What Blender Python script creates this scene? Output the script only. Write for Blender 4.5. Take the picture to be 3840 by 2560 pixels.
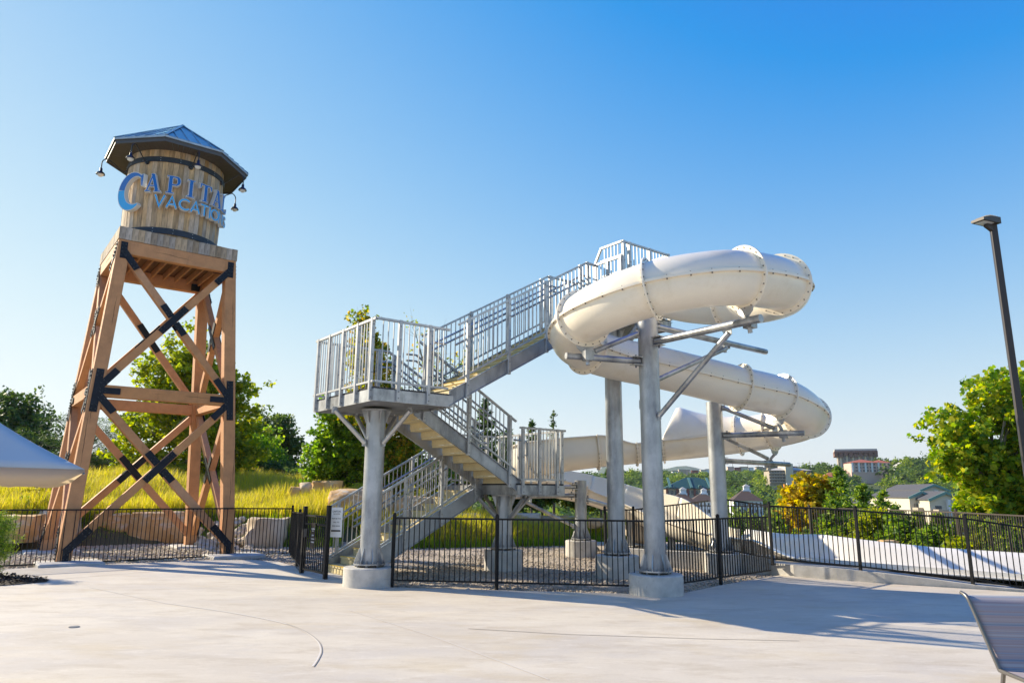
import bpy, bmesh, math, random
import numpy as np
from mathutils import Vector, Matrix
for o in list(bpy.data.objects): bpy.data.objects.remove(o, do_unlink=True)
SC = bpy.context.scene
COL = SC.collection
R = math.radians
random.seed(7); RNG = np.random.default_rng(7)
V = Vector

# ------------------------------------------------------------ camera
FPX, PITCH, ROLL, CAMZ = 2653.43, .207772, .0075814, 1.66
cam = bpy.data.objects.new('camera', bpy.data.cameras.new('camera')); COL.objects.link(cam)
cam.data.sensor_width = 36; cam.data.lens = 36*FPX/3840
cam.data.clip_start = .05; cam.data.clip_end = 9000
cam.matrix_world = Matrix.Translation((0, 0, CAMZ)) @ Matrix.Rotation(math.pi/2+PITCH, 4, 'X') @ Matrix.Rotation(ROLL, 4, 'Z')
SC.camera = cam

# ------------------------------------------------------------ sky, sun, exposure
SUN_AZ, SUN_EL = R(155.2), R(27.3)          # direction TO the sun, measured from +x
sdir = V((math.cos(SUN_AZ)*math.cos(SUN_EL), math.sin(SUN_AZ)*math.cos(SUN_EL), math.sin(SUN_EL)))
W = bpy.data.worlds.new('World'); SC.world = W; W.use_nodes = True
nt = W.node_tree; nt.nodes.clear()
sky = nt.nodes.new('ShaderNodeTexSky'); sky.sky_type = 'NISHITA'; sky.sun_disc = False
sky.sun_elevation = SUN_EL; sky.sun_rotation = math.pi/2-SUN_AZ
sky.altitude = 300; sky.air_density = 1.0; sky.dust_density = .1; sky.ozone_density = 1.0
bg = nt.nodes.new('ShaderNodeBackground'); bg.inputs['Strength'].default_value = .085
wo = nt.nodes.new('ShaderNodeOutputWorld')
# deepen the blue of the whole sky: one tone curve per channel, the same in every direction
SKYK = .1366
def _m(op, a, b):
    n_ = nt.nodes.new('ShaderNodeMath'); n_.operation = op
    for i_, v_ in enumerate((a, b)):
        if isinstance(v_, float): n_.inputs[i_].default_value = v_
        else: nt.links.new(v_, n_.inputs[i_])
    return n_.outputs[0]
sp_ = nt.nodes.new('ShaderNodeSeparateColor'); cb_ = nt.nodes.new('ShaderNodeCombineColor'); nt.links.new(sky.outputs[0], sp_.inputs[0])
_r = _m('MAXIMUM', _m('MULTIPLY', _m('SUBTRACT', _m('MULTIPLY', sp_.outputs[0], SKYK), .128), 1.62), .015)
_g = _m('MULTIPLY', sp_.outputs[1], SKYK)
def _soft(c, k, top):                    # soft shoulder so the bright horizon keeps its colour
    return _m('MULTIPLY', _m('SUBTRACT', 1.0, _m('POWER', 2.71828, _m('MULTIPLY', c, -k/top))), top)
_r = _m('MAXIMUM', _soft(_r, 1.85, .90), .012); _g = _soft(_m('MAXIMUM', _m('SUBTRACT', _g, .095), .01), 2.75, .965)
_b = _soft(_m('POWER', _m('MULTIPLY', sp_.outputs[2], SKYK), .42), 2.2, 1.02)
for i_, c_ in enumerate((_r, _g, _b)): nt.links.new(_m('DIVIDE', c_, SKYK), cb_.inputs[i_])
nt.links.new(cb_.outputs[0], bg.inputs[0]); nt.links.new(bg.outputs[0], wo.inputs[0])
sun = bpy.data.objects.new('sun', bpy.data.lights.new('sun', 'SUN')); COL.objects.link(sun)
sun.data.energy = 5.0; sun.data.angle = R(.53); sun.data.color = (1, .885, .685)
sun.rotation_euler = (-sdir).to_track_quat('-Z', 'Y').to_euler(); sun.location = (-30, 30, 40)
SC.view_settings.view_transform = 'Standard'; SC.view_settings.look = 'None'
SC.view_settings.exposure = .76; SC.view_settings.gamma = 1; SC.view_settings.use_curve_mapping = False

# ------------------------------------------------------------ photo pixel -> place (a pixel gives a direction only)
_cp, _sp, _cr, _sr = math.cos(PITCH), math.sin(PITCH), math.cos(ROLL), math.sin(ROLL)
def ray(x, y):
    u, v = x-1920, y-1280
    u, v = _cr*u+_sr*v, -_sr*u+_cr*v
    return V((u/FPX, _cp+v/FPX*_sp, _sp-v/FPX*_cp))
def G(x, y, z=0):                 # on the level z
    d = ray(x, y); return V((0, 0, CAMZ))+d*((z-CAMZ)/d.z)
def P(x, y, zc):                  # at optical distance zc
    return V((0, 0, CAMZ))+ray(x, y)*zc
def HZ(x, y, px, py):             # height of a pixel standing over ground point px,py
    d = ray(x, y); t = (px*d.x+py*d.y)/(d.x**2+d.y**2); return CAMZ+t*d.z

# ------------------------------------------------------------ materials
MATS = {}
def mat(name, col, rough=.6, metal=0, var=0, vscale=3, col2=None, bump=0, bscale=40, spec=.5, rnd=0, rsat=(1.25, .6), stretch=None, noise2=None, coat=0):
    m = bpy.data.materials.new(name); m.use_nodes = True
    n = m.node_tree.nodes; l = m.node_tree.links; b = n['Principled BSDF']
    b.inputs['Roughness'].default_value = rough; b.inputs['Metallic'].default_value = metal
    b.inputs['Specular IOR Level'].default_value = spec
    if coat: b.inputs['Coat Weight'].default_value = coat
    c = (*col, 1); out = None
    tc = n.new('ShaderNodeTexCoord'); src = tc.outputs['Object']
    if stretch:
        mp = n.new('ShaderNodeMapping'); mp.inputs['Scale'].default_value = stretch
        l.new(src, mp.inputs[0]); src = mp.outputs[0]
    b.inputs['Base Color'].default_value = c
    if var or col2:
        nz = n.new('ShaderNodeTexNoise'); nz.inputs['Scale'].default_value = vscale; nz.inputs['Detail'].default_value = 6
        nz.inputs['Roughness'].default_value = .62
        l.new(src, nz.inputs[0])
        rp = n.new('ShaderNodeValToRGB'); l.new(nz.outputs[0], rp.inputs[0])
        c2 = col2 or tuple(max(0, x*(1-var)) for x in col); c1 = col if col2 else tuple(min(1, x*(1+var)) for x in col)
        rp.color_ramp.elements[0].position = .33; rp.color_ramp.elements[1].position = .68
        rp.color_ramp.elements[0].color = (*c2, 1); rp.color_ramp.elements[1].color = (*c1, 1)
        out = rp.outputs[0]
    if noise2:                              # (scale, colour, low, high, stretch) second layer of stains
        nz = n.new('ShaderNodeTexNoise'); nz.inputs['Scale'].default_value = noise2[0]; nz.inputs['Detail'].default_value = 8
        nz.inputs['Roughness'].default_value = .7
        mp = n.new('ShaderNodeMapping'); mp.inputs['Scale'].default_value = noise2[4]; mp.inputs['Location'].default_value = (3, 9, 4)
        l.new(tc.outputs['Object'], mp.inputs[0]); l.new(mp.outputs[0], nz.inputs[0])
        mr = n.new('ShaderNodeMapRange'); mr.inputs[1].default_value = noise2[2]; mr.inputs[2].default_value = noise2[3]
        l.new(nz.outputs[0], mr.inputs[0])
        mx = n.new('ShaderNodeMix'); mx.data_type = 'RGBA'
        if out: l.new(out, mx.inputs[6])
        else: mx.inputs[6].default_value = c
        mx.inputs[7].default_value = (*noise2[1], 1); l.new(mr.outputs[0], mx.inputs[0]); out = mx.outputs[2]
    if rnd:
        oi = n.new('ShaderNodeObjectInfo'); hs = n.new('ShaderNodeHueSaturation')
        mr = n.new('ShaderNodeMapRange'); mr.inputs[3].default_value = 1-rnd; mr.inputs[4].default_value = 1+rnd
        l.new(oi.outputs['Random'], mr.inputs[0]); l.new(mr.outputs[0], hs.inputs['Value'])
        mr2 = n.new('ShaderNodeMapRange'); mr2.inputs[3].default_value = rsat[0]; mr2.inputs[4].default_value = rsat[1]
        fr = n.new('ShaderNodeMath'); fr.operation = 'MULTIPLY'; fr.inputs[1].default_value = 7.13
        f2 = n.new('ShaderNodeMath'); f2.operation = 'FRACT'
        l.new(oi.outputs['Random'], fr.inputs[0]); l.new(fr.outputs[0], f2.inputs[0]); l.new(f2.outputs[0], mr2.inputs[0]); l.new(mr2.outputs[0], hs.inputs['Saturation'])
        if out: l.new(out, hs.inputs['Color'])
        else: hs.inputs['Color'].default_value = c
        out = hs.outputs[0]
    if out: l.new(out, b.inputs['Base Color'])
    if bump:
        nb = n.new('ShaderNodeTexNoise'); nb.inputs['Scale'].default_value = bscale; nb.inputs['Detail'].default_value = 5
        l.new(src, nb.inputs[0]); bp = n.new('ShaderNodeBump'); bp.inputs['Strength'].default_value = bump; bp.inputs['Distance'].default_value = .02
        l.new(nb.outputs[0], bp.inputs['Height']); l.new(bp.outputs[0], b.inputs['Normal'])
    MATS[name] = m; return m
def leaf_mat(name, cols, trans=.45, dry=None):
    m = bpy.data.materials.new(name); m.use_nodes = True; n = m.node_tree.nodes; l = m.node_tree.links; n.clear()
    g = n.new('ShaderNodeNewGeometry'); rp = n.new('ShaderNodeValToRGB'); l.new(g.outputs['Random Per Island'], rp.inputs[0])
    el = rp.color_ramp.elements
    while len(el) < len(cols): el.new(.5)
    for i, c in enumerate(cols): el[i].position = i/(len(cols)-1); el[i].color = (*c, 1)
    d = n.new('ShaderNodeBsdfPrincipled'); d.inputs['Roughness'].default_value = .55; d.inputs['Specular IOR Level'].default_value = .3
    t = n.new('ShaderNodeBsdfTranslucent'); mx = n.new('ShaderNodeMixShader'); mx.inputs[0].default_value = trans
    hs = n.new('ShaderNodeHueSaturation'); hs.inputs['Value'].default_value = 1.7; hs.inputs['Saturation'].default_value = 1.1
    l.new(rp.outputs[0], d.inputs[0]); l.new(rp.outputs[0], hs.inputs['Color']); l.new(hs.outputs[0], t.inputs[0])
    o = n.new('ShaderNodeOutputMaterial'); l.new(d.outputs[0], mx.inputs[1]); l.new(t.outputs[0], mx.inputs[2]); l.new(mx.outputs[0], o.inputs[0])
    MATS[name] = m; return m
def concrete_mat():
    m = mat('concrete', (.585, .50, .405), .78); n = m.node_tree.nodes; l = m.node_tree.links; b = n['Principled BSDF']; tc = n.new('ShaderNodeTexCoord')
    def nz(scale, det, rough, st, loc=(0, 0, 0), rot=0):
        mp = n.new('ShaderNodeMapping'); mp.inputs['Scale'].default_value = st; mp.inputs['Location'].default_value = loc; mp.inputs['Rotation'].default_value = (0, 0, rot)
        t = n.new('ShaderNodeTexNoise'); t.inputs['Scale'].default_value = scale; t.inputs['Detail'].default_value = det; t.inputs['Roughness'].default_value = rough
        l.new(tc.outputs['Object'], mp.inputs[0]); l.new(mp.outputs[0], t.inputs[0]); return t.outputs[0]
    def rng(s, lo, hi, o0=0., o1=1.):
        r = n.new('ShaderNodeMapRange'); r.inputs[1].default_value = lo; r.inputs[2].default_value = hi; r.inputs[3].default_value = o0; r.inputs[4].default_value = o1; l.new(s, r.inputs[0]); return r.outputs[0]
    def mix(f, c0, c1):
        x = n.new('ShaderNodeMix'); x.data_type = 'RGBA'; l.new(f, x.inputs[0])
        for k, c in ((6, c0), (7, c1)):
            if isinstance(c, tuple): x.inputs[k].default_value = (*c, 1)
            else: l.new(c, x.inputs[k])
        return x.outputs[2]
    c = mix(rng(nz(.40, 5, .55, (1, 1.6, 1)), .38, .62), (.555, .485, .39), (.645, .57, .455))                     # broad patches of different pours
    c = mix(rng(nz(.8, 9, .66, (.7, 1.3, 1), (2, 8, 0), .7), .49, .60, 0, .65), c, (.52, .465, .40))                # greyer worn areas
    c = mix(rng(nz(2.2, 12, .76, (.5, 1.35, 1), (4, 2, 0), .5), .49, .65, 0, .7), c, (.46, .38, .275))         # thin brushed streaks
    c = mix(rng(nz(.8, 7, .62, (.6, 1.3, 1), (9, 5, 0), -.3), .55, .68, 0, .45), c, (.55, .44, .27))              # ochre water stains
    c = mix(rng(nz(3.6, 12, .8, (.5, 1.4, 1), (1, 7, 0), -.25), .53, .67, 0, .7), c, (.69, .625, .53))           # pale lime bloom
    c = mix(rng(nz(34, 5, .75, (.6, 1.2, 1)), .56, .72, 0, .5), c, (.35, .30, .24))                                # grit
    l.new(c, b.inputs['Base Color'])
    bp = n.new('ShaderNodeBump'); bp.inputs['Strength'].default_value = .22; bp.inputs['Distance'].default_value = .012
    ad = n.new('ShaderNodeMath'); ad.operation = 'ADD'; l.new(nz(60, 6, .7, (.35, 1.4, 1), (0, 0, 0), .15), ad.inputs[0]); l.new(nz(7, 4, .6, (1, 1, 1)), ad.inputs[1])
    l.new(ad.outputs[0], bp.inputs['Height']); l.new(bp.outputs[0], b.inputs['Normal'])
concrete_mat()
mat('joint_shade', (.30, .26, .21), .9)  # dark tone for the shadow side painted along the curved joint
mat('scoreline', (.40, .35, .285), .9)
mat('score_pale', (.66, .61, .54), .9)
mat('crack', (.10, .045, .02), .95)
mat('footing', (.52, .49, .44), .85, var=.16, vscale=5, bump=.35, bscale=60, noise2=(14, (.28, .25, .21), .62, .72, (1, 1, .6)))
mat('curb', (.47, .44, .39), .85, var=.2, vscale=4, bump=.3, bscale=60)
mat('gravel', (.43, .35, .26), .9, var=.5, vscale=26, bump=1.0, bscale=30)
mat('gravel_stone', (.42, .36, .29), .9, var=.4, vscale=2.5)
mat('soil', (.12, .10, .05), .95, col2=(.07, .085, .025), vscale=.7, bump=.6, bscale=8)
mat('far_ground', (.085, .11, .035), .95, col2=(.05, .075, .025), vscale=.05)
mat('timber', (.56, .275, .12), .7, var=.14, vscale=3, bump=.35, bscale=30, stretch=(1, 1, 1), rnd=.08, rsat=(1.06, .94), noise2=(9, (.36, .165, .07), .6, .75, (1, 1, .15)))
mat('joist', (.42, .21, .09), .75, var=.2, vscale=4)
mat('plywood', (.16, .085, .04), .8, var=.2)
mat('stave', (.56, .40, .25), .8, var=.3, vscale=5, stretch=(3, 3, .5), bump=.5, bscale=25, rnd=.30, noise2=(7, (.17, .12, .085), .55, .75, (2.5, 2.5, .35)))
mat('fascia_plank', (.42, .33, .235), .85, var=.3, vscale=6, stretch=(3, 3, .5), bump=.5, bscale=25, rnd=.30, noise2=(9, (.15, .125, .10), .54, .74, (2.5, 2.5, .4)))
mat('steel_black', (.010, .013, .020), .55, spec=.3, var=.3, vscale=9)
mat('bolt', (.05, .052, .055), .35, metal=.6)
mat('fence_black', (.008, .008, .009), .5, spec=.3, var=.2, vscale=20)
mat('fence_brown', (.060, .045, .038), .5, var=.2, vscale=20)
mat('galv', (.47, .475, .475), .38, metal=.7, var=.2, vscale=3.2, noise2=(1.6, (.20, .205, .21), .47, .63, (1, 1, .5)), bump=.06, bscale=60)
mat('galv_col', (.44, .455, .47), .42, metal=.6, var=.15, vscale=2.6, noise2=(1.3, (.20, .21, .225), .47, .68, (1.4, 1.4, .45)), bump=.06, bscale=50)
mat('galv_bright', (.47, .475, .475), .38, metal=.6, var=.18, vscale=5)
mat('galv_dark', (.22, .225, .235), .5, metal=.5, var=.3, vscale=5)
mat('tread', (.72, .59, .32), .7, var=.08, vscale=8)
mat('nosing', (.80, .50, .04), .7, var=.15, vscale=9)
mat('grating', (.05, .052, .055), .6)
mat('slide', (.90, .81, .655), .28, var=.03, vscale=1.4, bump=.05, bscale=16, spec=.5, noise2=(1.1, (.76, .64, .46), .56, .8, (1, 1, 1)), coat=.15)
mat('slide_in', (.84, .79, .70), .25, var=.02, vscale=1.5, spec=.5)
mat('slide_bolt', (.19, .16, .13), .5, metal=.4)
mat('roof_metal', (.22, .34, .45), .32, metal=.75, var=.12, vscale=3)
mat('roof_fascia', (.085, .088, .098), .55)
mat('soffit', (.085, .068, .052), .65, var=.1)
mat('hoop', (.020, .028, .042), .5, var=.3, vscale=7)
mat('letter_return', (.72, .70, .66), .5)
mat('letter_blue', (.008, .15, .50), .35)
mat('letter_light', (.03, .43, .85), .35)
mat('letter_white', (.85, .85, .84), .4)
mat('lamp_black', (.012, .013, .016), .3, spec=.7)
mat('lamp_glass', (.75, .73, .68), .25)
mat('boulder', (.64, .44, .22), .9, col2=(.48, .26, .09), vscale=1.6, bump=.9, bscale=9, noise2=(2.6, (.58, .52, .43), .52, .68, (1, 1, 1.6)))
mat('boulder_pale', (.62, .54, .43), .9, col2=(.44, .33, .22), vscale=1.6, bump=.8, bscale=7)
mat('rubble', (.50, .43, .33), .9, var=.25, vscale=3, bump=.5, bscale=12, rnd=.15)
mat('mulch', (.035, .022, .014), .95, var=.5, vscale=20)
mat('mulch_chip', (.055, .034, .02), .9, var=.5, vscale=3)
mat('canvas', (.62, .62, .58), .8, var=.04, vscale=2)
def cloth_mat(name, col, tcol, f):
    m = mat(name, col, .85); n = m.node_tree.nodes; l = m.node_tree.links; t = n.new('ShaderNodeBsdfTranslucent'); t.inputs[0].default_value = (*tcol, 1); x = n.new('ShaderNodeMixShader'); x.inputs[0].default_value = f
    l.new(n['Principled BSDF'].outputs[0], x.inputs[1]); l.new(t.outputs[0], x.inputs[2]); l.new(x.outputs[0], n['Material Output'].inputs[0])
cloth_mat('canvas_trim', (.72, .64, .52), (.80, .66, .46), .6)
mat('pole_bronze', (.055, .043, .037), .45, metal=.2)
mat('sign_white', (.82, .82, .80), .5)
mat('sign_black', (.014, .013, .013), .35)
mat('ink', (.02, .02, .02), .6)
mat('bark', (.13, .10, .075), .95, var=.4, vscale=6, bump=.8, bscale=15)
mat('bark_pale', (.30, .27, .22), .9, var=.4, vscale=5, bump=.5, bscale=12)
leaf_mat('leaf_sycamore', [(0.13, 0.19, 0.02), (0.22, 0.29, 0.03), (0.36, 0.4, 0.035), (0.5, 0.46, 0.04), (0.28, 0.34, 0.03), (0.09, 0.14, 0.018)], 0.5)
leaf_mat('leaf_syc_dry', [(0.088, 0.165, 0.017), (0.143, 0.253, 0.022), (0.242, 0.363, 0.033), (0.396, 0.462, 0.039), (0.506, 0.440, 0.044), (0.187, 0.297, 0.028)], .5)
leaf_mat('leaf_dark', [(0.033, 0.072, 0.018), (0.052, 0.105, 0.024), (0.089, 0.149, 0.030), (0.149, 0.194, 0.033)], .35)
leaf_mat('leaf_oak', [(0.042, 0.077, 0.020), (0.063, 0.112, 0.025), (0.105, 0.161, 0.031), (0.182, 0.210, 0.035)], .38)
leaf_mat('leaf_cedar', [(0.064, 0.128, 0.025), (0.116, 0.203, 0.031), (0.213, 0.319, 0.039), (0.404, 0.468, 0.046)], .4)
leaf_mat('leaf_green', [(0.069, 0.138, 0.017), (0.115, 0.230, 0.025), (0.207, 0.333, 0.034), (0.345, 0.437, 0.046), (0.149, 0.253, 0.029)], .55)
leaf_mat('leaf_gold', [(0.34, 0.3, 0.025), (0.54, 0.42, 0.03), (0.62, 0.48, 0.04), (0.5, 0.3, 0.03), (0.26, 0.3, 0.03), (0.58, 0.44, 0.035)], 0.5)
leaf_mat('leaf_poplar', [(0.103, 0.172, 0.022), (0.190, 0.276, 0.031), (0.345, 0.380, 0.034), (0.586, 0.431, 0.038), (0.414, 0.241, 0.052)], .5)
leaf_mat('grass', [(0.38, 0.36, 0.035), (0.52, 0.46, 0.05), (0.62, 0.54, 0.07), (0.3, 0.32, 0.03), (0.6, 0.48, 0.12)], 0.5)
leaf_mat('grass_green', [(0.108, 0.198, 0.022), (0.198, 0.324, 0.031), (0.342, 0.432, 0.036), (0.162, 0.234, 0.026)], .5)
leaf_mat('grass_dry', [(0.300, 0.220, 0.090), (0.420, 0.330, 0.140), (0.240, 0.170, 0.070)], .4)
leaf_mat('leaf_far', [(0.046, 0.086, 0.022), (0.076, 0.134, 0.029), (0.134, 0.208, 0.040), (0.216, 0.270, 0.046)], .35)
leaf_mat('leaf_far_lit', [(0.096, 0.173, 0.026), (0.163, 0.250, 0.035), (0.269, 0.346, 0.042), (0.384, 0.403, 0.058)], .4)  # lit copy of the far leaves: sunlight put into the colour
mat('wall_cream', (.62, .55, .42), .85, var=.05)
mat('wall_white', (.74, .75, .76), .8, var=.04)
mat('wall_beige', (.42, .35, .27), .85, var=.06)
mat('wall_stone', (.36, .31, .25), .85, var=.12, vscale=.8)
mat('wall_brick', (.27, .09, .065), .85, var=.12)
mat('wall_pink', (.62, .44, .36), .85, var=.05)
mat('roof_green', (.012, .062, .056), .6, var=.08, vscale=1)
mat('roof_copper', (.09, .20, .17), .6)
mat('roof_brown', (.075, .048, .038), .85, var=.1)
mat('roof_grey', (.085, .083, .088), .85, var=.1)
mat('roof_red', (.40, .10, .055), .8, var=.1)
mat('roof_pale', (.50, .47, .43), .8)
mat('window', (.06, .075, .095), .15, spec=.8)
mat('trim_white', (.78, .78, .77), .6)
mat('trim_teal', (.16, .30, .26), .6)
mat('sign_orange', (.75, .28, .02), .5)
mat('rock_trim', (.24, .13, .10), .85, var=.3, vscale=1)
mat('hill_far', (.07, .105, .05), .95, col2=(.045, .075, .035), vscale=.03)
mat('pipe_dark', (.045, .04, .04), .5)
mat('sling', (.36, .31, .30), .75)
mat('chaise_frame', (.17, .16, .15), .35, metal=.6)

# ------------------------------------------------------------ mesh building
class MB:
    def __init__(s): s.v = []; s.f = []
    def add(s, vs, fs):
        o = len(s.v); s.v += [tuple(p) for p in vs]; s.f += [tuple(i+o for i in q) for q in fs]; return s
    def box(s, c, size, X=V((1, 0, 0)), Y=V((0, 1, 0)), Z=V((0, 0, 1))):
        c = V(c); a, b, d = V(X)*size[0]/2, V(Y)*size[1]/2, V(Z)*size[2]/2
        vs = [c+i*a+j*b+k*d for k in (-1, 1) for j in (-1, 1) for i in (-1, 1)]
        return s.add(vs, [(0, 2, 3, 1), (4, 5, 7, 6), (0, 1, 5, 4), (2, 6, 7, 3), (0, 4, 6, 2), (1, 3, 7, 5)])
    def beam(s, p0, p1, w, h, up=V((0, 0, 1)), ext=0, ch=0):   # w across, h along 'up'; ch = chamfer
        p0, p1 = V(p0), V(p1); t = (p1-p0).normalized(); side = t.cross(V(up)).normalized(); u = side.cross(t).normalized()
        p0 = p0-t*ext; p1 = p1+t*ext
        if ch:
            a, b = w/2, h/2; pr = [(-a+ch, -b), (a-ch, -b), (a, -b+ch), (a, b-ch), (a-ch, b), (-a+ch, b), (-a, b-ch), (-a, -b+ch)]
            n = 8
        else:
            a, b = w/2, h/2; pr = [(-a, -b), (a, -b), (a, b), (-a, b)]; n = 4
        vs = [p+side*x+u*y for p in (p0, p1) for x, y in pr]
        fs = [tuple(range(n-1, -1, -1)), tuple(range(n, 2*n))]+[(i, (i+1) % n, n+(i+1) % n, n+i) for i in range(n)]
        return s.add(vs, [tuple(reversed(q)) for q in fs])
    def cyl(s, p0, p1, r0, r1=None, n=12, caps=True):
        r1 = r0 if r1 is None else r1; p0, p1 = V(p0), V(p1); t = (p1-p0).normalized()
        a = t.orthogonal().normalized(); b = t.cross(a); vs = []
        for p, r in ((p0, r0), (p1, r1)):
            vs += [p+(a*math.cos(2*math.pi*i/n)+b*math.sin(2*math.pi*i/n))*r for i in range(n)]
        fs = [(i, (i+1) % n, n+(i+1) % n, n+i) for i in range(n)]
        if caps: fs += [tuple(range(n-1, -1, -1)), tuple(range(n, 2*n))]
        return s.add(vs, fs)
    def path(s, pts, r, n=8, caps=True):
        pts = [V(p) for p in pts]; rs = r if hasattr(r, '__len__') else [r]*len(pts); vs = []; prev = None
        for i, p in enumerate(pts):
            t = (pts[min(i+1, len(pts)-1)]-pts[max(i-1, 0)]).normalized()
            a = t.orthogonal().normalized() if prev is None else (prev-t*prev.dot(t)).normalized()
            prev = a; b = t.cross(a)
            vs += [p+(a*math.cos(2*math.pi*k/n)+b*math.sin(2*math.pi*k/n))*rs[i] for k in range(n)]
        m = len(pts)
        fs = [(j*n+k, j*n+(k+1) % n, (j+1)*n+(k+1) % n, (j+1)*n+k) for j in range(m-1) for k in range(n)]
        if caps: fs += [tuple(range(n-1, -1, -1)), tuple(range((m-1)*n, m*n))]
        return s.add(vs, fs)
    def prism(s, poly, depth):       # poly: 3D loop, depth: vector
        n = len(poly); d = V(depth); vs = [V(p) for p in poly]+[V(p)+d for p in poly]
        return s.add(vs, [tuple(range(n-1, -1, -1)), tuple(range(n, 2*n))]+[(i, (i+1) % n, n+(i+1) % n, n+i) for i in range(n)])
    def lathe(s, c, prof, n=24, ax=V((0, 0, 1)), caps=False):  # prof: (r, h)
        c = V(c); ax = V(ax).normalized(); a = ax.orthogonal().normalized(); b = ax.cross(a); vs = []
        for r, h in prof:
            vs += [c+ax*h+(a*math.cos(2*math.pi*k/n)+b*math.sin(2*math.pi*k/n))*r for k in range(n)]
        m = len(prof); fs = [(j*n+k, j*n+(k+1) % n, (j+1)*n+(k+1) % n, (j+1)*n+k) for j in range(m-1) for k in range(n)]
        if caps: fs += [tuple(range(n-1, -1, -1)), tuple(range((m-1)*n, m*n))]
        return s.add(vs, fs)
    def mesh(s, name, smooth=False):
        me = bpy.data.meshes.new(name); me.from_pydata(s.v, [], s.f)
        bm = bmesh.new(); bm.from_mesh(me); bmesh.ops.recalc_face_normals(bm, faces=bm.faces); bm.to_mesh(me); bm.free()
        if smooth: shade(me, smooth)
        return me
def shade(me, ang):
    me.polygons.foreach_set('use_smooth', [True]*len(me.polygons))
    if ang is not True: me.set_sharp_from_angle(angle=R(ang))
def tag(o, label=None, cat=None, group=None, kind=None):
    if label: o['label'] = label
    if cat: o['category'] = cat
    if group: o['group'] = group
    if kind: o['kind'] = kind
    return o
def thing(name, label, cat, loc, group=None):
    o = bpy.data.objects.new(name, None); COL.objects.link(o); o.location = loc; o.empty_display_size = .3
    return tag(o, label, cat, group)
def rootloc(o):
    l = V((0, 0, 0))
    while o is not None: l += V(o.location) if o.parent is None else V((0, 0, 0)); o = o.parent
    return l
def put(name, me, m, parent=None, M=None, smooth=None):
    if isinstance(me, MB): me = me.mesh(name, smooth)
    if m and (len(me.materials) == 0): me.materials.append(MATS[m] if isinstance(m, str) else m)
    o = bpy.data.objects.new(name, me); COL.objects.link(o)
    if parent is not None:
        o.parent = parent; o.matrix_parent_inverse = Matrix.Translation(-rootloc(parent)) if parent.parent is None and parent.type == 'EMPTY' else PINV(parent)
    if M is not None: o.matrix_basis = M
    return o
def wmat(o):
    m = o.matrix_basis.copy()
    if o.parent is not None: m = wmat(o.parent) @ o.matrix_parent_inverse @ m
    return m
def PINV(p): return wmat(p).inverted()
def TR(p, rz=0, sc=None):
    m = Matrix.Translation(V(p)) @ Matrix.Rotation(rz, 4, 'Z')
    if sc is not None: m = m @ Matrix.Diagonal((*sc, 1)) if hasattr(sc, '__len__') else m @ Matrix.Scale(sc, 4)
    return m
def frame(o, x, y, z):               # matrix from origin and axes
    return Matrix(((x[0], y[0], z[0], o[0]), (x[1], y[1], z[1], o[1]), (x[2], y[2], z[2], o[2]), (0, 0, 0, 1)))
def fast_mesh(name, verts, quads, m):
    me = bpy.data.meshes.new(name); verts = np.asarray(verts, np.float32); quads = np.asarray(quads, np.int32)
    me.vertices.add(len(verts)); me.vertices.foreach_set('co', verts.ravel())
    k = quads.shape[1]; me.loops.add(quads.size); me.loops.foreach_set('vertex_index', quads.ravel())
    me.polygons.add(len(quads)); me.polygons.foreach_set('loop_start', np.arange(0, quads.size, k, dtype=np.int32))
    me.polygons.foreach_set('loop_total', np.full(len(quads), k, np.int32))
    me.update(); me.validate()
    if m: me.materials.append(MATS[m])
    return me
def text_mesh(s, size, depth=.002):
    cu = bpy.data.curves.new('text', 'FONT'); cu.body = s; cu.size = size; cu.align_x = 'CENTER'; cu.extrude = depth; cu.resolution_u = 2
    ob = bpy.data.objects.new('text', cu); COL.objects.link(ob)
    dg = bpy.context.evaluated_depsgraph_get(); me = bpy.data.meshes.new_from_object(ob.evaluated_get(dg))
    bpy.data.objects.remove(ob); bpy.data.curves.remove(cu); return me
# ------------------------------------------------------------ writing (made first, while the scene is small)
TXT = {k: text_mesh(*v) for k, v in {
    'capital': ('CAPITAL', .075), 'vacations': ('VACATIONS', .03), 'm1': ('MUST BE THIS', .052), 'm2': ('TALL TO', .052), 'm3': ('RIDE SLIDE', .052),
    'capital2': ('CAPITAL', .055), 'vacations2': ('VACATIONS', .022), 's1': ('SLIDE', .048), 's2': ('TEMPORARILY', .048), 's3': ('CLOSED', .048)}.items()}

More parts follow.
